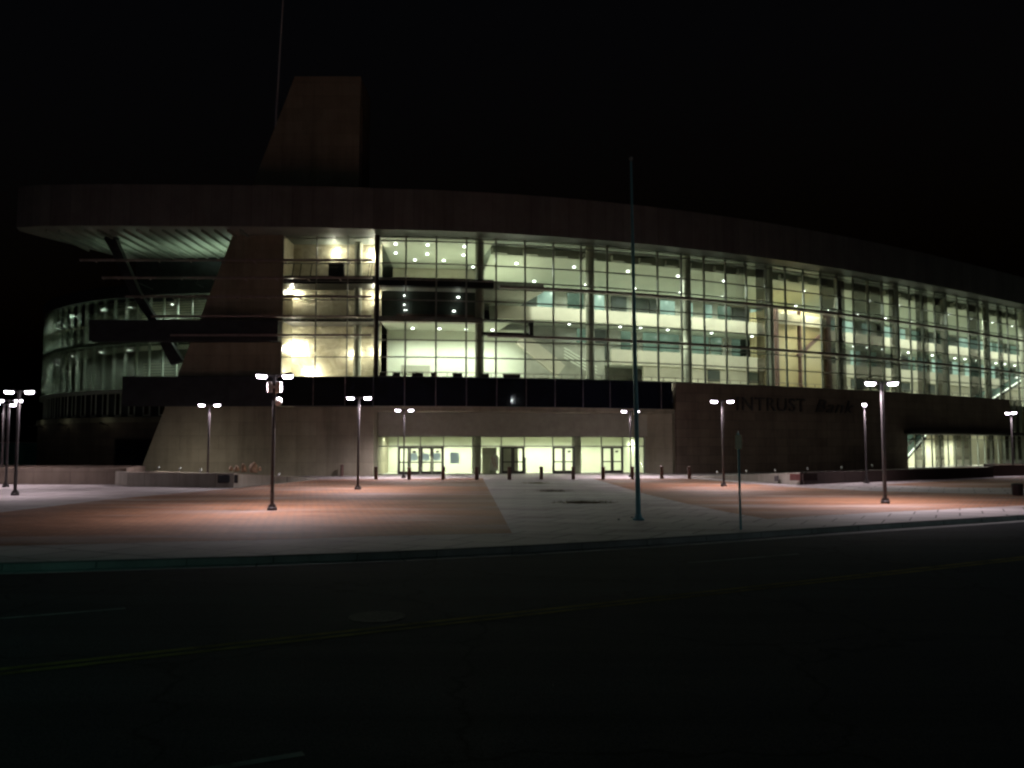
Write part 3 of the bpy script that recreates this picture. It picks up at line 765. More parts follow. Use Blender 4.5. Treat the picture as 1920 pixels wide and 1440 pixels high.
# ribbed panel over the doors, side returns, soffit
b = MB(); dbox(b, -.3, DLEN+.1, -.20, .2, TOP+.005, 5.34)
t = -.2
while t < DLEN: dbox(b, t, t+.09, -.26, -.202, TOP+.02, 5.3); t += .24
part(b, 'ribbed_panel', M['column'])
b = MB()
pR = at_s(SR, -.28); e = DP(D(1209))
b.prism_xy([(e.x, e.y-.1), (pR.x, pR.y), (pR.x+1.2, pR.y+1.6), (e.x+.8, e.y+1.6)], -.05, 5.32)
part(b, 'entrance_return', M['concrete'])
b = MB(); b.prism_xy([(-11.6, 70.02+4.5), (-11.36, 74.4), (-11.36, 79), (-11.6, 79)], 0, 5.3); part(b, 'entrance_return', M['concrete'])
# vestibule behind the doors
b = MB()
dbox(b, -.6, DLEN+.6, 6.0, 6.2, 0, TOP+.2); dbox(b, -.8, -.6, .1, 6.0, 0, TOP+.2); dbox(b, DLEN-.3, DLEN-.1, .1, 6.0, 0, TOP+.2)
part(b, 'vestibule_wall', M['white'])
b = MB(); dbox(b, -.6, DLEN+.4, .21, 6.0, TOP+.01, TOP+.2); part(b, 'vestibule_ceiling', M['ceil'])
b = MB(); dbox(b, -.6, DLEN+.4, -.1, 6.0, .0, .012); part(b, 'vestibule_floor', M['floor'])
for px in (897, 1086):
    p = DP(D(px), 1.0); b = MB(); b.tube((p.x, p.y, 0), (p.x, p.y, TOP), .42, None, 20); part(b, 'column', M['column'])
b = MB(); t0, t1 = D(910), D(937); dbox(b, t0, t1, 1.6, 1.8, 0, 2.3); part(b, 'vestibule_screen', M['column'])
b = MB(); t0, t1 = D(944), D(980); dbox(b, t0, t1, 2.0, 2.2, 0, 2.35); part(b, 'vestibule_screen', M['taupe'])
for px, pw in ((722, 430), (770, 560), (850, 620), (925, 430), (1010, 470), (1060, 400), (1110, 380), (1190, 330)):
    p = DP(D(px), 3.2, TOP-.12); lamp_in(spot, 'vestibule_light', p, pw*1.35, (.98, 1.0, .80), 172, .4, .25)

# ------------------------------------------------------------------ brown wall at the right, sign letters, right-hand lobby
SW = s_px(1266); SL = s_px(1698); SX = s_px(1893)
b = MB(); band(b, SW, SL, -.25, .3, -.1, SILL-.02); band(b, SL+.001, SX, -.25, .3, 4.0, SILL-.02)
part(b, 'brown_wall', M['brownwall'])
b = MB(); band(b, SL-.6, SMAX, -1.4, -.27, 3.72, 4.05); part(b, 'lobby_canopy', M['darkmetal'])
w = empty('lobby_window', (0, 0, 0)); w.parent = arena
b = MB(); s = SL+.1
while s < SMAX: 
    p = at_s(s, 0); b.box((p.x, p.y, 1.86), (.09, .14, 3.7), head_s(s)); s += 1.7
for z in (.05, 3.15, 3.68): band(b, SL+.1, SMAX, -.05, .05, z-.04, z+.04)
s = SX+.1
while s < SMAX: 
    p = at_s(s, 0); b.box((p.x, p.y, 6.1), (.1, .16, 4.0), head_s(s)); s += 1.7
part(b, 'window_frame', M['mullion'], w)
b = MB(); n = 24
for i in range(n):
    a, c = SL+(SMAX-SL)*i/n, SL+(SMAX-SL)*(i+1)/n; p, q = at_s(a, .07), at_s(c, .07)
    b.face([(p.x, p.y, 0), (q.x, q.y, 0), (q.x, q.y, 3.7), (p.x, p.y, 3.7)])
    if a > SX: b.face([(p.x, p.y, 4.06), (q.x, q.y, 4.06), (q.x, q.y, 8.1), (p.x, p.y, 8.1)])
part(b, 'glass_pane', M['glass'], w)
b = MB(); band(b, SL-2, SMAX, 5.5, 5.7, 0, 7.28); band(b, SL-.3, SL-.1, .3, 5.5, 0, 4.0, .3); part(b, 'lobby_wall', M['cream'])
b = MB(); band(b, SL-.2, SX, .32, 5.5, 3.75, 3.95); part(b, 'lobby_ceiling', M['ceil'])
for s_, pw in ((SL+2.5, 420), (SL+8, 420), (SL+14, 400), (SL+20, 380)):
    lamp_in(spot, 'lobby_light', at_s(s_, 2.6, 3.6), pw*4.6, (.93, 1, .80), 170, .5, .25)
lamp_in(spot, 'lobby_light', at_s(SX+4, 3.0, 7.0), 900, (.95, 1, .75), 170, .5, .25)
def escalator(sa, sb, off, za, zb, label):
    pa, pb = at_s(sa, off, za), at_s(sb, off, zb)
    t_ = empty('escalator', (pa.x, pa.y, min(za, zb)), label=label, cat='escalator', group='escalators behind the glass')
    o_ = Vector((pa.x, pa.y, min(za, zb))); d = pb-pa; sd = Vector((-d.y, d.x, 0)).normalized()
    b = MB(); b.bar(pa-o_, pb-o_, 1.3, .5); b.build('truss', M['darkmetal'], t_)
    for k in (-1, 1):
        b = MB(); b.bar(pa-o_+sd*k*.6+Vector((0, 0, .65)), pb-o_+sd*k*.6+Vector((0, 0, .65)), .05, .8); b.build('balustrade', M['tealdim'], t_)
        b = MB(); b.bar(pa-o_+sd*k*.62+Vector((0, 0, 1.1)), pb-o_+sd*k*.62+Vector((0, 0, 1.1)), .09, .09); b.build('handrail', M['darkmetal'], t_)
        b = MB(); b.bar(pa-o_+sd*k*.7+Vector((0, 0, .2)), pb-o_+sd*k*.7+Vector((0, 0, .2)), .06, .20); b.build('light_strip', M['striplight'], t_)
    return t_
escalator(SL+1.0, SL+6.5, 2.0, .2, 3.6, 'escalator rising inside the street level lobby below the canopy')
escalator(s_px(1838, 5), s_px(1915, 5), 5.0, 7.7, 11.6, 'escalator with pale strips rising high behind the upper glass')

# wall sign: raised letters bent along the wall
def word(text, s0, height, z, shear=0.0):
    cu = bpy.data.curves.new('text', 'FONT'); cu.body = text; cu.size = height/0.7; cu.extrude = .06; cu.shear = shear; cu.space_character = 1.12
    to = bpy.data.objects.new('text', cu); COL.objects.link(to)
    dg = bpy.context.evaluated_depsgraph_get(); dg.update()
    me = bpy.data.meshes.new_from_object(to.evaluated_get(dg))
    bpy.data.objects.remove(to)
    xs_ = [v.co.x for v in me.vertices]; wd = max(xs_)
    for v in me.vertices:
        p = at_s(s0+v.co.x, -.34-v.co.z, z+v.co.y); v.co = p
    return me, wd
sg0 = s_px(1376)
o0 = at_s(sg0, -.3, 5.7)
sign = empty('wall_sign', o0, label='dark raised lettering on the brown wall under the glass front', cat='sign')
me, wd = word('INTRUST', 0, 1.0, 0); span = s_px(1506)-sg0; bpy.data.meshes.remove(me)
for txt, px0, px1, sh in (('INTRUST', 1376, 1506, 0), ('Bank', 1523, 1598, .35)):
    me, wd = word(txt, 0, 1.0, 0, sh); bpy.data.meshes.remove(me)
    h_ = 1.28; sx = (s_px(px1)-s_px(px0))/wd/h_
    cu_s0 = s_px(px0)
    cu = bpy.data.curves.new('text', 'FONT'); cu.body = txt; cu.size = h_/0.7; cu.extrude = .06; cu.shear = sh; cu.space_character = 1.12
    to = bpy.data.objects.new('text', cu); COL.objects.link(to)
    dg = bpy.context.evaluated_depsgraph_get(); dg.update()
    me = bpy.data.meshes.new_from_object(to.evaluated_get(dg)); bpy.data.objects.remove(to)
    for v in me.vertices: v.co = at_s(cu_s0+v.co.x*sx, -.34-v.co.z, 5.75+v.co.y)-o0
    me.materials.clear(); me.materials.append(M['letters'])
    o = bpy.data.objects.new('lettering', me); COL.objects.link(o); o.parent = sign

# ------------------------------------------------------------------ lower drum at the left
DC = Vector((-24.7, 106.5, 0)); DR = 30.0
def dpt(a, r=DR, z=0.0): return Vector((DC.x+r*math.cos(a), DC.y+r*math.sin(a), z))
A0_, A1_ = R(165), R(278)
def dband(b, r0, r1, z0, z1, a0=A0_, a1=A1_, n=60):
    vs = []
    for i in range(n+1):
        a = a0+(a1-a0)*i/n
        vs.append([b.bm.verts.new(dpt(a, r1, z0)), b.bm.verts.new(dpt(a, r0, z0)), b.bm.verts.new(dpt(a, r0, z1)), b.bm.verts.new(dpt(a, r1, z1))])
    fs = [b.bm.faces.new(vs[0]), b.bm.faces.new(vs[-1])]
    for p, q in zip(vs, vs[1:]):
        for i in range(4): fs.append(b.bm.faces.new([p[i], p[(i+1) % 4], q[(i+1) % 4], q[i]]))
    for f in fs: f.material_index = b.cur
drum = empty('glass_drum', (-24.7, 106.5, 0), label='lower round glass wing with thin fins beside the slanted tower', cat='building')
b = MB(); dband(b, 29.2, 30.03, 16.3, 17.4); part(b, 'roof', M['blackpanel'], drum)
b = MB(); dband(b, 29.6, 30.1, -.05, 4.6); part(b, 'wall', M['brownwall'], drum)
b = MB(); dband(b, 29.55, 30.25, 4.6, 5.1); part(b, 'ledge', M['concrete'], drum)
b = MB(); dband(b, 29.0, 29.5, 5.1, 7.5); part(b, 'window_band', M['blackpanel'], drum)
b = MB(); dband(b, 29.9, 30.0, 7.5, 16.3); dw = part(b, 'window', M['dimglass'], drum)
b = MB(); dband(b, 29.2, 30.05, 7.3, 7.62); dband(b, 29.2, 29.88, 11.9, 12.2)
for i in range(42):
    a = A0_+(A1_-A0_)*i/41; p = dpt(a, 29.76); b.box((p.x, p.y, 11.9), (.09, .26, 8.6), a+math.pi/2)
part(b, 'window_frame', M['fin'], dw)
b = MB(); dband(b, 29.2, 29.88, 13.9, 14.0)
for k in range(9): dband(b, 28.6, 28.66, 14.1+k*.24, 14.2+k*.24, R(236), A1_, 30)
for k in range(8): dband(b, 28.6, 28.66, 8.2+k*.26, 8.3+k*.26, R(250), A1_, 24)
part(b, 'louvre', M['cream'], drum)
b = MB(); dband(b, 25.8, 26.0, 7.5, 16.3); part(b, 'inner_wall', M['drumwall'], drum)
b = MB(); dband(b, 26.0, 29.2, 11.7, 12.0); part(b, 'inner_floor', M['taupe'], drum)
b = MB(); dband(b, 26.0, 29.2, 7.3, 7.6); part(b, 'inner_floor', M['taupe'], drum)
for i in range(22):                                                    # framed windows of the lower band
    a = R(190)+i*R(3.3); p = dpt(a, 29.62); f = MB()
    h = a+math.pi/2
    for dx in (-.33, .33): q = p+Vector((math.cos(h), math.sin(h), 0))*dx; f.box((q.x, q.y, 6.35), (.10, .1, 2.3), h)
    f.box((p.x, p.y, 5.25), (.76, .1, .1), h); f.box((p.x, p.y, 7.42), (.76, .1, .1), h)
    wf = part(f, 'window', M['fin'], drum)
    g = MB(); g.box((p.x, p.y, 6.33), (.55, .03, 2.0), h); part(g, 'glass_pane', M['spandrel'], wf)
for k, a in enumerate((205, 222, 237, 250, 262)):
    p = dpt(R(a), 28.3, 15.8); lamp_in(spot, 'drum_light', p, (1500, 1500, 1500, 1700, 2000)[k], (.90, 1.0, .90), 168, .5, .2, parent=drum)
    p = dpt(R(a), 28.3, 11.4); lamp_in(spot, 'drum_light', p, (800, 800, 800, 600, 700)[k], (.92, 1.0, .90), 168, .5, .2, parent=drum)
for a in (203, 214, 226, 238, 246, 256):
    for z in (15.6, 11.5):
        b = MB(); p = dpt(R(a), 28.6, z); b.lathe((p.x, p.y, p.z), [(.14, -.05), (.14, .0), (.1, .03)], 10); part(b, 'downlight', M['downlight'], drum)
for k, a in enumerate((206, 220, 233, 245)):
    p = dpt(R(a), 31.0, 4.75); lamp_in(point, 'ledge_light', p, 2, (.95, 1, .74), .1, parent=drum)
    b = MB(); b.bar(dpt(R(a), 30.1, 4.3), dpt(R(a), 30.9, 4.5), .06, .06); p = dpt(R(a), 30.95, 4.55); b.box((p.x, p.y, p.z), (.2, .2, .14)); part(b, 'ledge_lamp', M['darkmetal'], drum)
# dark glass doors at its foot
b = MB(); dband(b, 30.11, 30.16, .1, 3.0, R(247), R(268), 12); part(b, 'dark_glazing', M['spandrel'], drum)
b = MB()
for a in (247, 251, 255, 259, 263): p = dpt(R(a), 30.2); b.box((p.x, p.y, 1.5), (.07, .08, 3.0), R(a)+math.pi/2)
dband(b, 30.16, 30.24, 3.0, 3.12, R(247), R(268), 12); part(b, 'door_frame', M['darkmetal'], drum)
# added lamps, no known source, to brighten the underside of the overhang
for x, y, pw in ((-24.5, 74.6, 480), (-28.0, 74.8, 330), (-33, 73.5, 170)):
    lamp_in(spot, 'added_soffit_light', (x, y, 17.2), pw, (.75, 1.0, .72), 150, .8, .2, parent=arena, target=(x, y, 25))
    b = MB(); b.box((x, y, 17.0), (.3, .25, .18)); b.box((x, y, 16.85), (.08, .08, .2)); b.bar((x, y, 16.8), (x, 77.7, 16.8), .06, .06)
    part(b, 'added_light_housing', M['blackpanel'])

# ------------------------------------------------------------------ mast behind the tower
p0, p1 = at_y(516, 245, 72), at_y(534, -60, 72)
mast = empty('antenna_mast', (p0.x, 72, 23), label='thin pale mast rising behind the slanted tower edge', cat='mast')
b = MB(); b.tube((0, 0, 0), (0, 0, 6.0), .12, .10, 10); b.build('mast_base', M['rail'], mast)
b = MB(); b.tube((0, 0, 6.0), (p1.x-p0.x, 0, p1.z-23), .09, .06, 8); b.build('mast_rod', M['box'], mast)

# ------------------------------------------------------------------ street lamps
LAMPC = (1.0, 0.86, 0.93)
LH = 5.2
def make_lamp():
    r_ = empty('street_lamp')
    b = MB(); b.lathe((0, 0, 0), [(.19, 0), (.19, .10), (.17, .13)], 20); b.box((0, 0, .15), (.26, .26, .03)); b.box((0, 0, .2), (.19, .19, .09))
    for x in (-1, 1):
        for y in (-1, 1): b.tube((x*.1, y*.1, .165), (x*.1, y*.1, .21), .018, None, 8)
    b.build('lamp_base', M['polepaint'], r_)
    b = MB(); b.bm.free(); b = MB(); b.hexa([(-.065, -.065, .2), (.065, -.065, .2), (.065, .065, .2), (-.065, .065, .2)], [(-.05, -.05, LH+.02), (.05, -.05, LH+.02), (.05, .05, LH+.02), (-.05, .05, LH+.02)])
    b.build('pole', M['polepaint'], r_, bevel=.012)
    b = MB(); b.box((0, 0, LH+.03), (.13, .13, .06))
    for sx in (-1, 1): b.bar((sx*.06, 0, LH-.03), (sx*.30, 0, LH+.04), .05, .07)
    b.build('crossarm', M['polepaint'], r_)
    for sx in (-1, 1):
        hd = bpy.data.objects.new('lamp_head', None)
        b = MB(); b.hexa([(-.23, -.15, 0), (.23, -.15, 0), (.23, .15, 0), (-.23, .15, 0)], [(-.19, -.12, .10), (.19, -.12, .10), (.19, .12, .10), (-.19, .12, .10)])
        h = b.build('lamp_head', M['polepaint'], r_, bevel=.01); h.location = (sx*.50, 0, LH+.02); h.rotation_euler.y = -sx*R(3)
        bpy.data.objects.remove(hd)
        b = MB(); b.hexa([(-.15, -.08, -.115), (.15, -.08, -.115), (.15, .08, -.115), (-.15, .08, -.115)], [(-.185, -.12, -.005), (.185, -.12, -.005), (.185, .12, -.005), (-.185, .12, -.005)])
        l = b.build('lens', M['lens'], h)
        sp = spot('lamp_light', (0, 0, -.18), 1500, LAMPC, 154, .9, .10, parent=h)
    return r_
LAMPS = [
 (510, 957, 0.06, 'tall twin-head lamp with a white box on its pole, lit, on the red paving'),
 (671, 918, -0.1, 'lit twin-head lamp post on red paving before the plain concrete wall'),
 (757, 896.5, 0.0, 'lit twin-head lamp post standing before the first pair of glass doors'),
 (1183, 894.5, 0.0, 'lit twin-head lamp post half hidden behind the teal-lit flagpole'),
 (1357, 912, 0.0, 'lit twin-head lamp post on red paving in front of the brown wall'),
 (1660, 944, 0.05, 'large lit twin-head lamp post nearest the dark planter wall'),
 (1625, 906, 1.15, 'lit twin-head lamp with heads close together, behind the dark planter wall'),
 (389, 905.5, 0.15, 'lit twin-head lamp post rising behind the pale planter with boulders'),
 (28, 929, 0.05, 'nearest of the three lit lamp posts at the dark left edge'),
 (10.5, 913.5, 0.3, 'middle of the three lit lamp posts at the dark left edge'),
 (2, 906.5, 0.9, 'farthest of the three lit lamp posts at the dark left edge'),
 (1900, 891.5, 1.52, 'lit lamp post before the glass at the far right end of the arena')]
proto = make_lamp(); L1 = None
for i, (px, py, rz, lab) in enumerate(LAMPS):
    o = proto if i == 0 else copy_tree(proto)
    p = at_z(px, py); o.location = (p.x, p.y, 0); o.rotation_euler.z = rz
    tag(o, lab, 'street lamp', 'twin-head street lamps on the plaza')
    if i == 0: L1 = o
    if i in (6, 8, 9, 10, 11):                                          # dimmed to keep the ends of the plaza from overlighting
        for h in [c_ for c_ in o.children if c_.name.startswith('lamp_head')]:
            for l_ in h.children:
                if l_.type == 'LIGHT': l_.data = l_.data.copy(); l_.data.energy = 520
# white housing and dome fixed on the first lamp's pole
p = at_z(510, 957)
cam_ = empty('security_camera', (p.x, p.y, 4.3), label='white box and round dome mounted high on the lamp pole', cat='security camera')
b = MB(); b.box((-.17, -.02, .46), (.16, .22, .42)); b.box((.17, -.02, .46), (.20, .22, .42)); b.box((0, -.08, .46), (.2, .06, .1)); b.build('camera_box', M['box'], cam_, bevel=.02)
b = MB(); b.lathe((.17, -.02, -.12), [(.03, -.15), (.10, -.12), (.145, -.03), (.145, .05), (.12, .15), (.05, .17)], 18); b.bar((0, -.02, .03), (.12, -.02, .03), .05, .05); b.build('dome', M['box'], cam_, smooth=True)

# ------------------------------------------------------------------ flagpole, road sign, bollards
p = at_z(1197, 975); pt = at_y(1183, 297, p.y)
fp = empty('flagpole', (p.x, p.y, 0), label='tall slim teal-lit metal flagpole without a flag on the pale path', cat='flagpole')
b = MB(); b.lathe((0, 0, 0), [(.20, 0), (.20, .04), (.13, .09), (.10, .2)], 20); b.build('base_collar', M['flag_tint'], fp)
b = MB(); b.tube((0, 0, .1), (pt.x-p.x, 0, pt.z-.1), .088, .04, 16); b.build('pole', M['flag_tint'], fp)
b = MB(); b.lathe((pt.x-p.x, 0, pt.z), [(.02, -.1), (.05, -.07), (.075, 0), (.05, .06), (.01, .08)], 14); b.build('finial', M['steel'], fp)
for k, px in enumerate((1160, 1185)):
    q = at_z(px, 975+k*-4); b = MB(); b.lathe((q.x, q.y, 0), [(.05, 0), (.05, .02), (.03, .05)], 10)
    tag(b.build('ground_fitting', M['steel']), ('small pale metal fitting in the paving beside the flagpole foot', 'small pale metal fitting touching the flagpole collar')[k], 'ground fitting')
p = at_z(1389, 993)
sg = empty('road_sign', (p.x, p.y, 0), R(0), label='thin sign post by the kerb with a narrow edge-on panel', cat='road sign')
b = MB(); b.bar((0, 0, 0), (-.03, 0, 2.86), .055, .055); b.build('post', M['flag_tint'], sg)
b = MB(); b.mat(M['signgreen']); b.box((-.035, -.05, 2.6), (.30, .006, .42), R(38)); o = b.build('sign_panel', M['signgreen'], sg)
b = MB(); b.tube((-.03, 0, 2.86), (-.03, 0, 2.92), .03, .02, 8); b.build('post_cap', M['steel'], sg)
bpx = [(641, 893), (705, 899), (767, 899.5), (831, 899.5), (894, 900), (955, 899.5), (1015, 899), (1075, 899), (1131, 899), (1186, 898.5), (1241, 897.5), (1293, 898)]
bo = MB().mat(M['bollard'])
bo.lathe((0, 0, 0), [(.14, 0), (.14, .72), (.125, .74), (.125, .79), (.15, .80), (.15, .90), (.12, .93), (.03, .95)], 20)
b0 = bo.build('bollard', M['bollard'])
WHERE = ['alone before the concrete wall', 'at the corner of the concrete wall', 'before the first double door', 'between the doors and the blue notice', 'before the inner column', 'before the dark middle doors', 'at the pale bay right of the middle doors', 'before the third double door', 'at the bay of the second column', 'beside the teal-lit flagpole', 'before the green-lit return wall', 'farthest right before the brown wall']
for i, (px, py) in enumerate(bpx):
    o = b0 if i == 0 else b0.copy()
    if i: COL.objects.link(o)
    q = at_z(px, py); o.location = (q.x, q.y, 0)
    tag(o, f'short brown bollard {WHERE[i]}, {ORD[i]} in the row', 'bollard', 'brown bollards before the entrance')

# ------------------------------------------------------------------ planters
def planter(name, plan, h, label, m=None, dark=None):
    """plan corners with a wall height for each: the walls run out into the paving where it rises"""
    hs = h if isinstance(h, (list, tuple)) else [h]*len(plan)
    t_ = empty(name, (plan[0][0], plan[0][1], 0), label=label, cat='planter')
    o_ = Vector((plan[0][0], plan[0][1], 0))
    P_ = [Vector((x, y, 0))-o_ for x, y in plan]; c = sum(P_, Vector())/len(P_)
    up = lambda v, z: Vector((v.x, v.y, z))
    b = MB(); n = len(P_)
    for i in range(n):
        p, q, hp, hq = P_[i], P_[(i+1) % n], hs[i], hs[(i+1) % n]
        d = (q-p).normalized(); nn = Vector((-d.y, d.x, 0))*.3
        b.hexa([up(p, -.02), up(q, -.02), up(q+nn, -.02), up(p+nn, -.02)], [up(p, hp-.003*(i % 2)), up(q, hq-.003*(i % 2)), up(q+nn, hq-.003*(i % 2)), up(p+nn, hp-.003*(i % 2))])
    b.build('planter_wall', m or M['planter'], t_)
    b = MB()
    for i in range(n):
        p, q = P_[i], P_[(i+1) % n]; f = .985
        pi, qi = c+(p-c)*f, c+(q-c)*f
        hc = sum(hs)/n
        b.face([up(pi, hs[i]-.04), up(qi, hs[(i+1) % n]-.04), up(c, hc-.04)])
    b.build('soil', M['soil'], t_)
    if dark is not None:
        p_, q_ = P_[dark], P_[dark+1]; d_ = (q_-p_).normalized(); n_ = Vector((d_.y, -d_.x, 0))*.07
        b = MB(); b.prism_xy([((p_+n_).x, (p_+n_).y), ((q_+n_).x, (q_+n_).y), (q_.x, q_.y), (p_.x, p_.y)], 0, hs[dark]+.006); tag(b.build('planter_cladding', M['granite'], t_), 'dark stone face of the planter')
    return t_
def G(px, py): q = at_z(px, py); return (q.x, q.y)
pl = [G(238, 911.5), G(438, 914.5), G(600, 898), G(560, 894), (-29.5, 66.5), (-29.5, 60)]
planter('planter', pl, [.84, .84, .04, .04, .6, .84], 'pale concrete planter with boulders before the slanted concrete tower')
pl2 = [G(-40, 908), G(236, 908.5), (-26.5, 62), (-42, 62)]
planter('planter', pl2, 1.05, 'low brown concrete planter wall before the dark glass drum', m=M['brownwall'])
pr = [G(1292, 894.5), G(1500, 909), G(1862, 894.5), (40, 74), (24, 74)]
planter('planter', pr, [.04, .78, .78, .7, .1], 'long wedge planter before the brown wall with a dark far face', dark=1)
pr2 = [G(1862, 893), G(2100, 889), (60, 76), (41, 74.5)]
planter('planter', pr2, .9, 'low dark planter wall before the street level lobby glass', m=M['granite'])
# name plaques on planter corners
q0, q1 = G(409, 914.2), G(447, 913.6)
t_ = empty('plaque', (q0[0], q0[1]-.09, .25), label='dark rectangular plaque on the corner of the pale planter', cat='plaque')
b = MB(); b.box((.6, 0, .27), (1.2, .10, .48)); b.build('plaque_plate', M['plaque'], t_, bevel=.01)
b = MB(); b.box((.6, -.055, .27), (1.1, .012, .38)); b.build('plaque_face', M['blackpanel'], t_)
q0 = G(1487, 909)
t_ = empty('plaque', (q0[0]-.1, q0[1]-.25, .2), R(-50), label='maroon and black plaque on the corner of the long wedge planter', cat='plaque')
b = MB(); b.box((.2, 0, .3), (.75, .1, .42)); b.build('plaque_face', M['plaquered'], t_)
b = MB(); b.box((.95, .42, .3), (1.1, .1, .5), R(70)); b.build('plaque_plate', M['plaque'], t_)
# junction box on the planter face
q = G(1455, 906.5); b = MB(); b.box((0, 0, .28), (.28, .12, .36)); b.box((0, -.065, .28), (.2, .02, .26)); o = b.build('utility_box', M['polepaint'], bevel=.01); o.location = (q[0], q[1]-.1, .05); o.rotation_euler.z = R(-62)
tag(o, 'small grey utility box on the lit planter face', 'utility box')
# boulders and little spotlights on the planters
def rock(loc, size, seed, label):
    b = MB(); bmesh.ops.create_icosphere(b.bm, subdivisions=3, radius=1)
    rr = random.Random(seed); ph = [rr.uniform(0, 6) for _ in range(6)]
    for v in b.bm.verts:
        c = v.co; k = 1+.16*math.sin(3*c.x+ph[0])*math.sin(2.6*c.y+ph[1])+.12*math.sin(4*c.z+ph[2]+c.x*3)+.06*math.sin(7*c.y+ph[3])
        v.co = Vector((c.x*size[0]*k, c.y*size[1]*k, max(c.z, -.35)*size[2]*k))
    o = b.build('boulder', M['rock'], smooth=True); o.location = loc
    tag(o, label, 'boulder', 'boulders on the pale planter')
ROCKS = [(433, .13, .2, 'smallest leaning boulder beside the plaque'), (444, .15, .24, 'rounded boulder second from the plaque'), (457, .17, .38, 'upright tan boulder in the middle of the planter group'), (475, .27, .46, 'largest pale-topped boulder on the planter'), (487, .10, .18, 'little boulder tucked beside the largest one')]
for i, (px, w_, h_, lab) in enumerate(ROCKS):
    v = at_y(px, 887, 54.5); rock((v.x, 54.5, .95), (w_, w_*.9, h_), i, lab)
def garden_light(px, Y, z, label):
    v = at_y(px, 885, Y)
    t_ = empty('garden_spotlight', (v.x, Y, z), label=label, cat='garden light', group='small garden spotlights on the planters')
    b = MB(); b.tube((0, 0, 0), (0, 0, .16), .02, None, 8); b.build('stake', M['steel'], t_)
    b = MB(); b.tube((-.03, -.09, .14), (.0, .09, .26), .06, .075, 12); b.build('lamp_hood', M['box'], t_)
    b = MB(); b.tube((.0, .091, .26), (.0, .10, .266), .066, .066, 12); b.build('lens', M['downlight'], t_)
    spot('garden_light_beam', (0, .13, .28), 75 if px < 800 else 45, (1, .88, .76), 140, 1.0, .06, parent=t_, target=(0, 6.0, 0.2))
for px, Y, z, lab in ((297, 65.5, 0.56, 'pale little spotlight on the planter near the slanted tower foot'), (337, 65.5, 0.5, 'pale little spotlight between tower foot and lamp on the planter'), (376, 65.5, 0.38, 'pale little spotlight just beside the lamp post on the planter'), (523, 65.5, 0.06, 'pale little spotlight past the boulders near the tall lamp'),
    (1345, 69, 0.12, 'pale little spotlight at the thin end of the wedge planter'), (1400, 66, 0.3, 'pale little spotlight on the lit face of the wedge planter'), (1454, 63, 0.45, 'pale little spotlight near the utility box on the wedge planter'), (1515, 66, 0.5, 'pale little spotlight over the dark plaque on the wedge planter'), (1579, 68, 0.55, 'pale little spotlight in the middle of the dark planter face'), (1636, 71, 0.62, 'pale little spotlight before the large lamp on the wedge planter')):
    garden_light(px, Y, z, lab)
# dry ground plants in the paved path
def dry_patch(px, py, w_, label, n):
    q = at_z(px, py)
    t_ = empty('dry_plant', (q.x, q.y, 0), label=label, cat='plant', group='dry plants in the pale path')
    b = MB(); rr = random.Random(px)
    for k in range(n):
        x, y = rr.gauss(0, w_*.35), rr.gauss(0, .25); a = rr.uniform(0, 6.28); h = rr.uniform(.03, .14); l = rr.uniform(.05, .16)
        b.face([(x, y, .006), (x+.02, y+.01, .006), (x+math.cos(a)*l, y+math.sin(a)*l, h)])
        b.face([(x, y, .007), (x+math.cos(a+2)*.12, y+math.sin(a+2)*.10, .02), (x+math.cos(a+2.6)*.12, y+math.sin(a+2.6)*.1, .012)])
    b.build('stems', M['twig'], t_)
    b = MB(); b.lathe((0, 0, .004), [(w_*.45, 0), (w_*.45, .004), (w_*.4, .006)], 24); o = b.build('soil', M['soil'], t_); o.scale = (1, .22, 1)
dry_patch(1006, 906.5, 1.0, 'farthest thin dry plant patch in the pale path', 160)
dry_patch(1037, 921.5, 1.2, 'middle dry plant patch in the pale path', 220)
dry_patch(1096, 943, 1.5, 'nearest and widest dry plant patch in the pale path', 420)
# dark litter bin at the far right of the plaza
q = at_z(1908, 929)
bn = empty('litter_bin', (q.x, q.y, 0), label='small dark litter bin on the paving at the right edge', cat='litter bin')
b = MB(); b.lathe((0, 0, 0), [(.22, 0), (.25, .05), (.27, .5), (.27, .52)], 18); b.build('bin_body', M['plaque'], bn)
b = MB(); b.lathe((0, 0, .52), [(.28, 0), (.28, .05), (.2, .09), (.12, .1)], 18); b.build('bin_lid', M['darkmetal'], bn)

# ------------------------------------------------------------------ things in the entrance
def notice(px, z, w_, h_, off, m, label, extra=None):
    c = DP(D(px), off, z); t_ = MB(); t_.box((0, 0, 0), (w_, .002, h_)); t_.mat(m)
    if extra: t_.box((0, -.008, h_*.2), (w_*.7, .006, h_*.25))
    o = t_.build('paper_notice', m); o.location = c; o.rotation_euler.z = drz
    tag(o, label, 'notice', 'notices on the entrance glass')
notice(776, 1.52, .68, .62, .04, M['paper'], 'pale notice on the first glass door below a dark mark')
notice(799, 1.5, .62, .60, .04, M['paper'], 'pale plain notice on the third glass door leaf')
notice(820, 1.52, .60, .62, .04, M['paper'], 'pale notice on the last leaf of the first doors')
notice(853, 1.42, .78, .95, .04, M['paper'], 'large blue-grey notice on the wide pane beside the first doors')
for px, lab in ((777, 'small dark mark above the notice on the first doors'), (820, 'small dark mark on the last leaf of the first doors'), (1066, 'small dark mark on the third double door'), (1155, 'small dark mark on the last double door')):
    c = DP(D(px), -.06, 1.95); b = MB(); b.prism_xz([(-.16, -.08), (.1, -.1), (.18, .02), (.12, .1), (-.1, .08)], -.006, .006)
    o = b.build('door_sticker', M['sticker']); o.location = c; o.rotation_euler.z = drz; tag(o, lab, 'sticker', 'dark marks on the entrance doors')
c = DP(D(987), .5)
st = empty('barrier_post', c, label='slim dark barrier post inside the glass beside the middle doors', cat='barrier post')
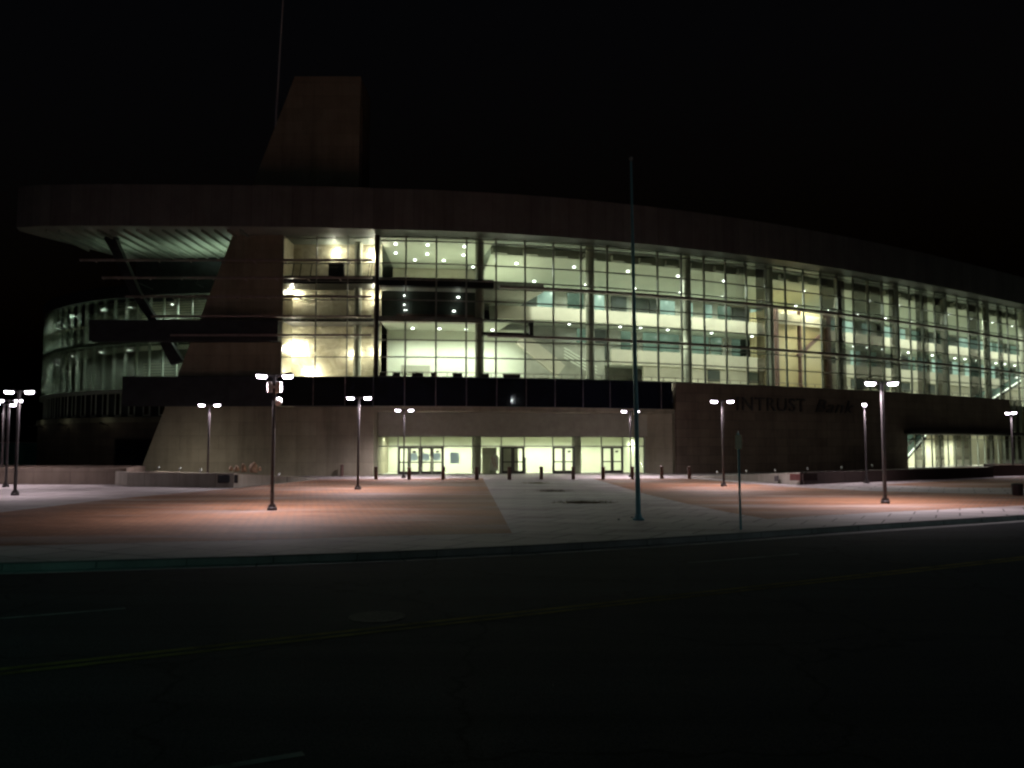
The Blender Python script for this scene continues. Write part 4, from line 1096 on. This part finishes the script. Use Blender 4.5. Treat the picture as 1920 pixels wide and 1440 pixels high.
b = MB(); b.lathe((0, 0, .012), [(.18, 0), (.18, .03), (.05, .06), (.05, 1.25), (.08, 1.26), (.08, 1.36), (.03, 1.4)], 14); b.build('post', M['darkmetal'], st)
b = MB(); b.box((0, -.09, 1.3), (.05, .02, .06)); b.build('belt_clip', M['steel'], st)
c = DP(D(930), .9)
bd = empty('display_board', c, drz, label='white board with curved red lines standing inside the entrance', cat='board')
b = MB(); b.prism_xz([(-.35, .3), (.4, .3), (.4, 1.5), (.05, 1.85), (-.35, 1.2)], 0, .03); b.build('board_panel', M['box'], bd)
b = MB()
for k in range(2):
    pr_ = None
    for i in range(9):
        a = i/8; q = Vector((-.2+k*.22+.28*a*a, -.02, 1.5-k*.1-.9*a))
        if pr_ is not None: b.tube(pr_, q, .02, None, 6)
        pr_ = q
b.build('red_line', M['red'], bd)
b = MB()
for x in (-.3, .35): b.bar((x, .015, 0), (x, .015, .32), .04, .04); b.box((x, .015, .01), (.06, .4, .02))
b.build('stand', M['darkmetal'], bd)

# ------------------------------------------------------------------ far background at the left
fw = empty('background_wall', (-78, 112, 0), label='low far teal wall beyond the lamps at the dark left edge', cat='wall')
b = MB(); b.box((0, 0, 1.4), (60, .4, 2.8)); b.build('wall_panel', M['tealwall'], fw)
b = MB(); b.box((0, 0, 2.86), (60.2, .5, .12)); b.build('coping', M['kerb'], fw)
# street lamp across the corner to the left, mercury-green
sl = empty('mercury_lamp', (-17.0, 6.5, -.05), label='green-tinted street lamp on the near side at the left corner', cat='street lamp')
b = MB(); b.tube((0, 0, -.1), (0, 0, 8.2), .10, .07, 12); b.build('pole', M['steel'], sl)
b = MB(); b.bar((0, 0, 8.15), (1.6, .4, 8.5), .07, .07); b.build('lamp_arm', M['steel'], sl)
b = MB(); b.box((1.8, .45, 8.5), (.6, .26, .14)); b.build('lamp_head', M['steel'], sl)
spot('street_light', (1.8, .45, 8.35), 520, (.22, 1.0, .80), 160, .8, .15, parent=sl)

rl = empty('roadside_lamp', (30.2, 9.0, -.05), R(25), label='tall twin-head street lamp on the near side of the road', cat='street lamp')
b = MB(); b.tube((0, 0, -.1), (0, 0, 9.6), .12, .08, 12); b.build('pole', M['steel'], rl)
for sx in (-1, 1):
    b = MB(); b.bar((0, 0, 9.55), (sx*.5, 0, 9.75+sx*.25), .07, .07); b.build('lamp_arm', M['steel'], rl)
    b = MB(); b.hexa([(sx*.7-.35, -.2, 9.7+sx*.28), (sx*.7+.35, -.2, 9.7+sx*.28), (sx*.7+.35, .2, 9.7+sx*.28), (sx*.7-.35, .2, 9.7+sx*.28)], [(sx*.7-.3, -.16, 9.85+sx*.28), (sx*.7+.3, -.16, 9.85+sx*.28), (sx*.7+.3, .16, 9.85+sx*.28), (sx*.7-.3, .16, 9.85+sx*.28)]); h = b.build('lamp_head', M['steel'], rl)
    b = MB(); b.hexa([(sx*.7-.25, -.15, 9.42+sx*.28), (sx*.7+.25, -.15, 9.42+sx*.28), (sx*.7+.25, .15, 9.42+sx*.28), (sx*.7-.25, .15, 9.42+sx*.28)], [(sx*.7-.32, -.18, 9.69+sx*.28), (sx*.7+.32, -.18, 9.69+sx*.28), (sx*.7+.32, .18, 9.69+sx*.28), (sx*.7-.32, .18, 9.69+sx*.28)]); b.build('lens', M['brightlens'], h)
spot('street_light', (0, .5, 9.2), 2600, (.34, .88, 1.0), 160, .8, .15, parent=rl)

# ------------------------------------------------------------------ night sky and moon
w = bpy.data.worlds.new('World'); scene.world = w; w.use_nodes = True
nt = w.node_tree; bg = nt.nodes['Background']
sky = nt.nodes.new('ShaderNodeTexSky'); sky.sky_type = 'NISHITA'; sky.sun_disc = False
sky.sun_elevation = R(-4.0); sky.sun_rotation = R(200)
nt.links.new(sky.outputs[0], bg.inputs[0]); bg.inputs[1].default_value = 0.08
sun = bpy.data.lights.new('moon', 'SUN'); sun.energy = 0.004; sun.angle = R(.5); sun.color = (.9, .93, 1)
so = bpy.data.objects.new('moon', sun); COL.objects.link(so); so.rotation_euler = (R(55), 0, R(20))

# ------------------------------------------------------------------ camera and render
cam = bpy.data.cameras.new('camera'); co = bpy.data.objects.new('camera', cam); COL.objects.link(co)
cam.sensor_width = 36; cam.lens = 30.0; cam.clip_end = 3000; cam.clip_start = .1
co.location = (0, 0, EYE); co.rotation_euler = (R(90)+PITCH, 0, 0)
scene.camera = co
scene.render.engine = 'CYCLES'
c = scene.cycles
c.use_denoising = True
try: c.denoiser = 'OPENIMAGEDENOISE'
except Exception: pass
c.max_bounces = 7; c.diffuse_bounces = 3; c.glossy_bounces = 3; c.transparent_max_bounces = 12; c.transmission_bounces = 3
c.sample_clamp_indirect = 6.0; c.caustics_reflective = False; c.caustics_refractive = False
c.filter_width = 2.4
vs = scene.view_settings; vs.view_transform = 'Standard'; vs.look = 'None'; vs.exposure = 0.0; vs.gamma = 1.0
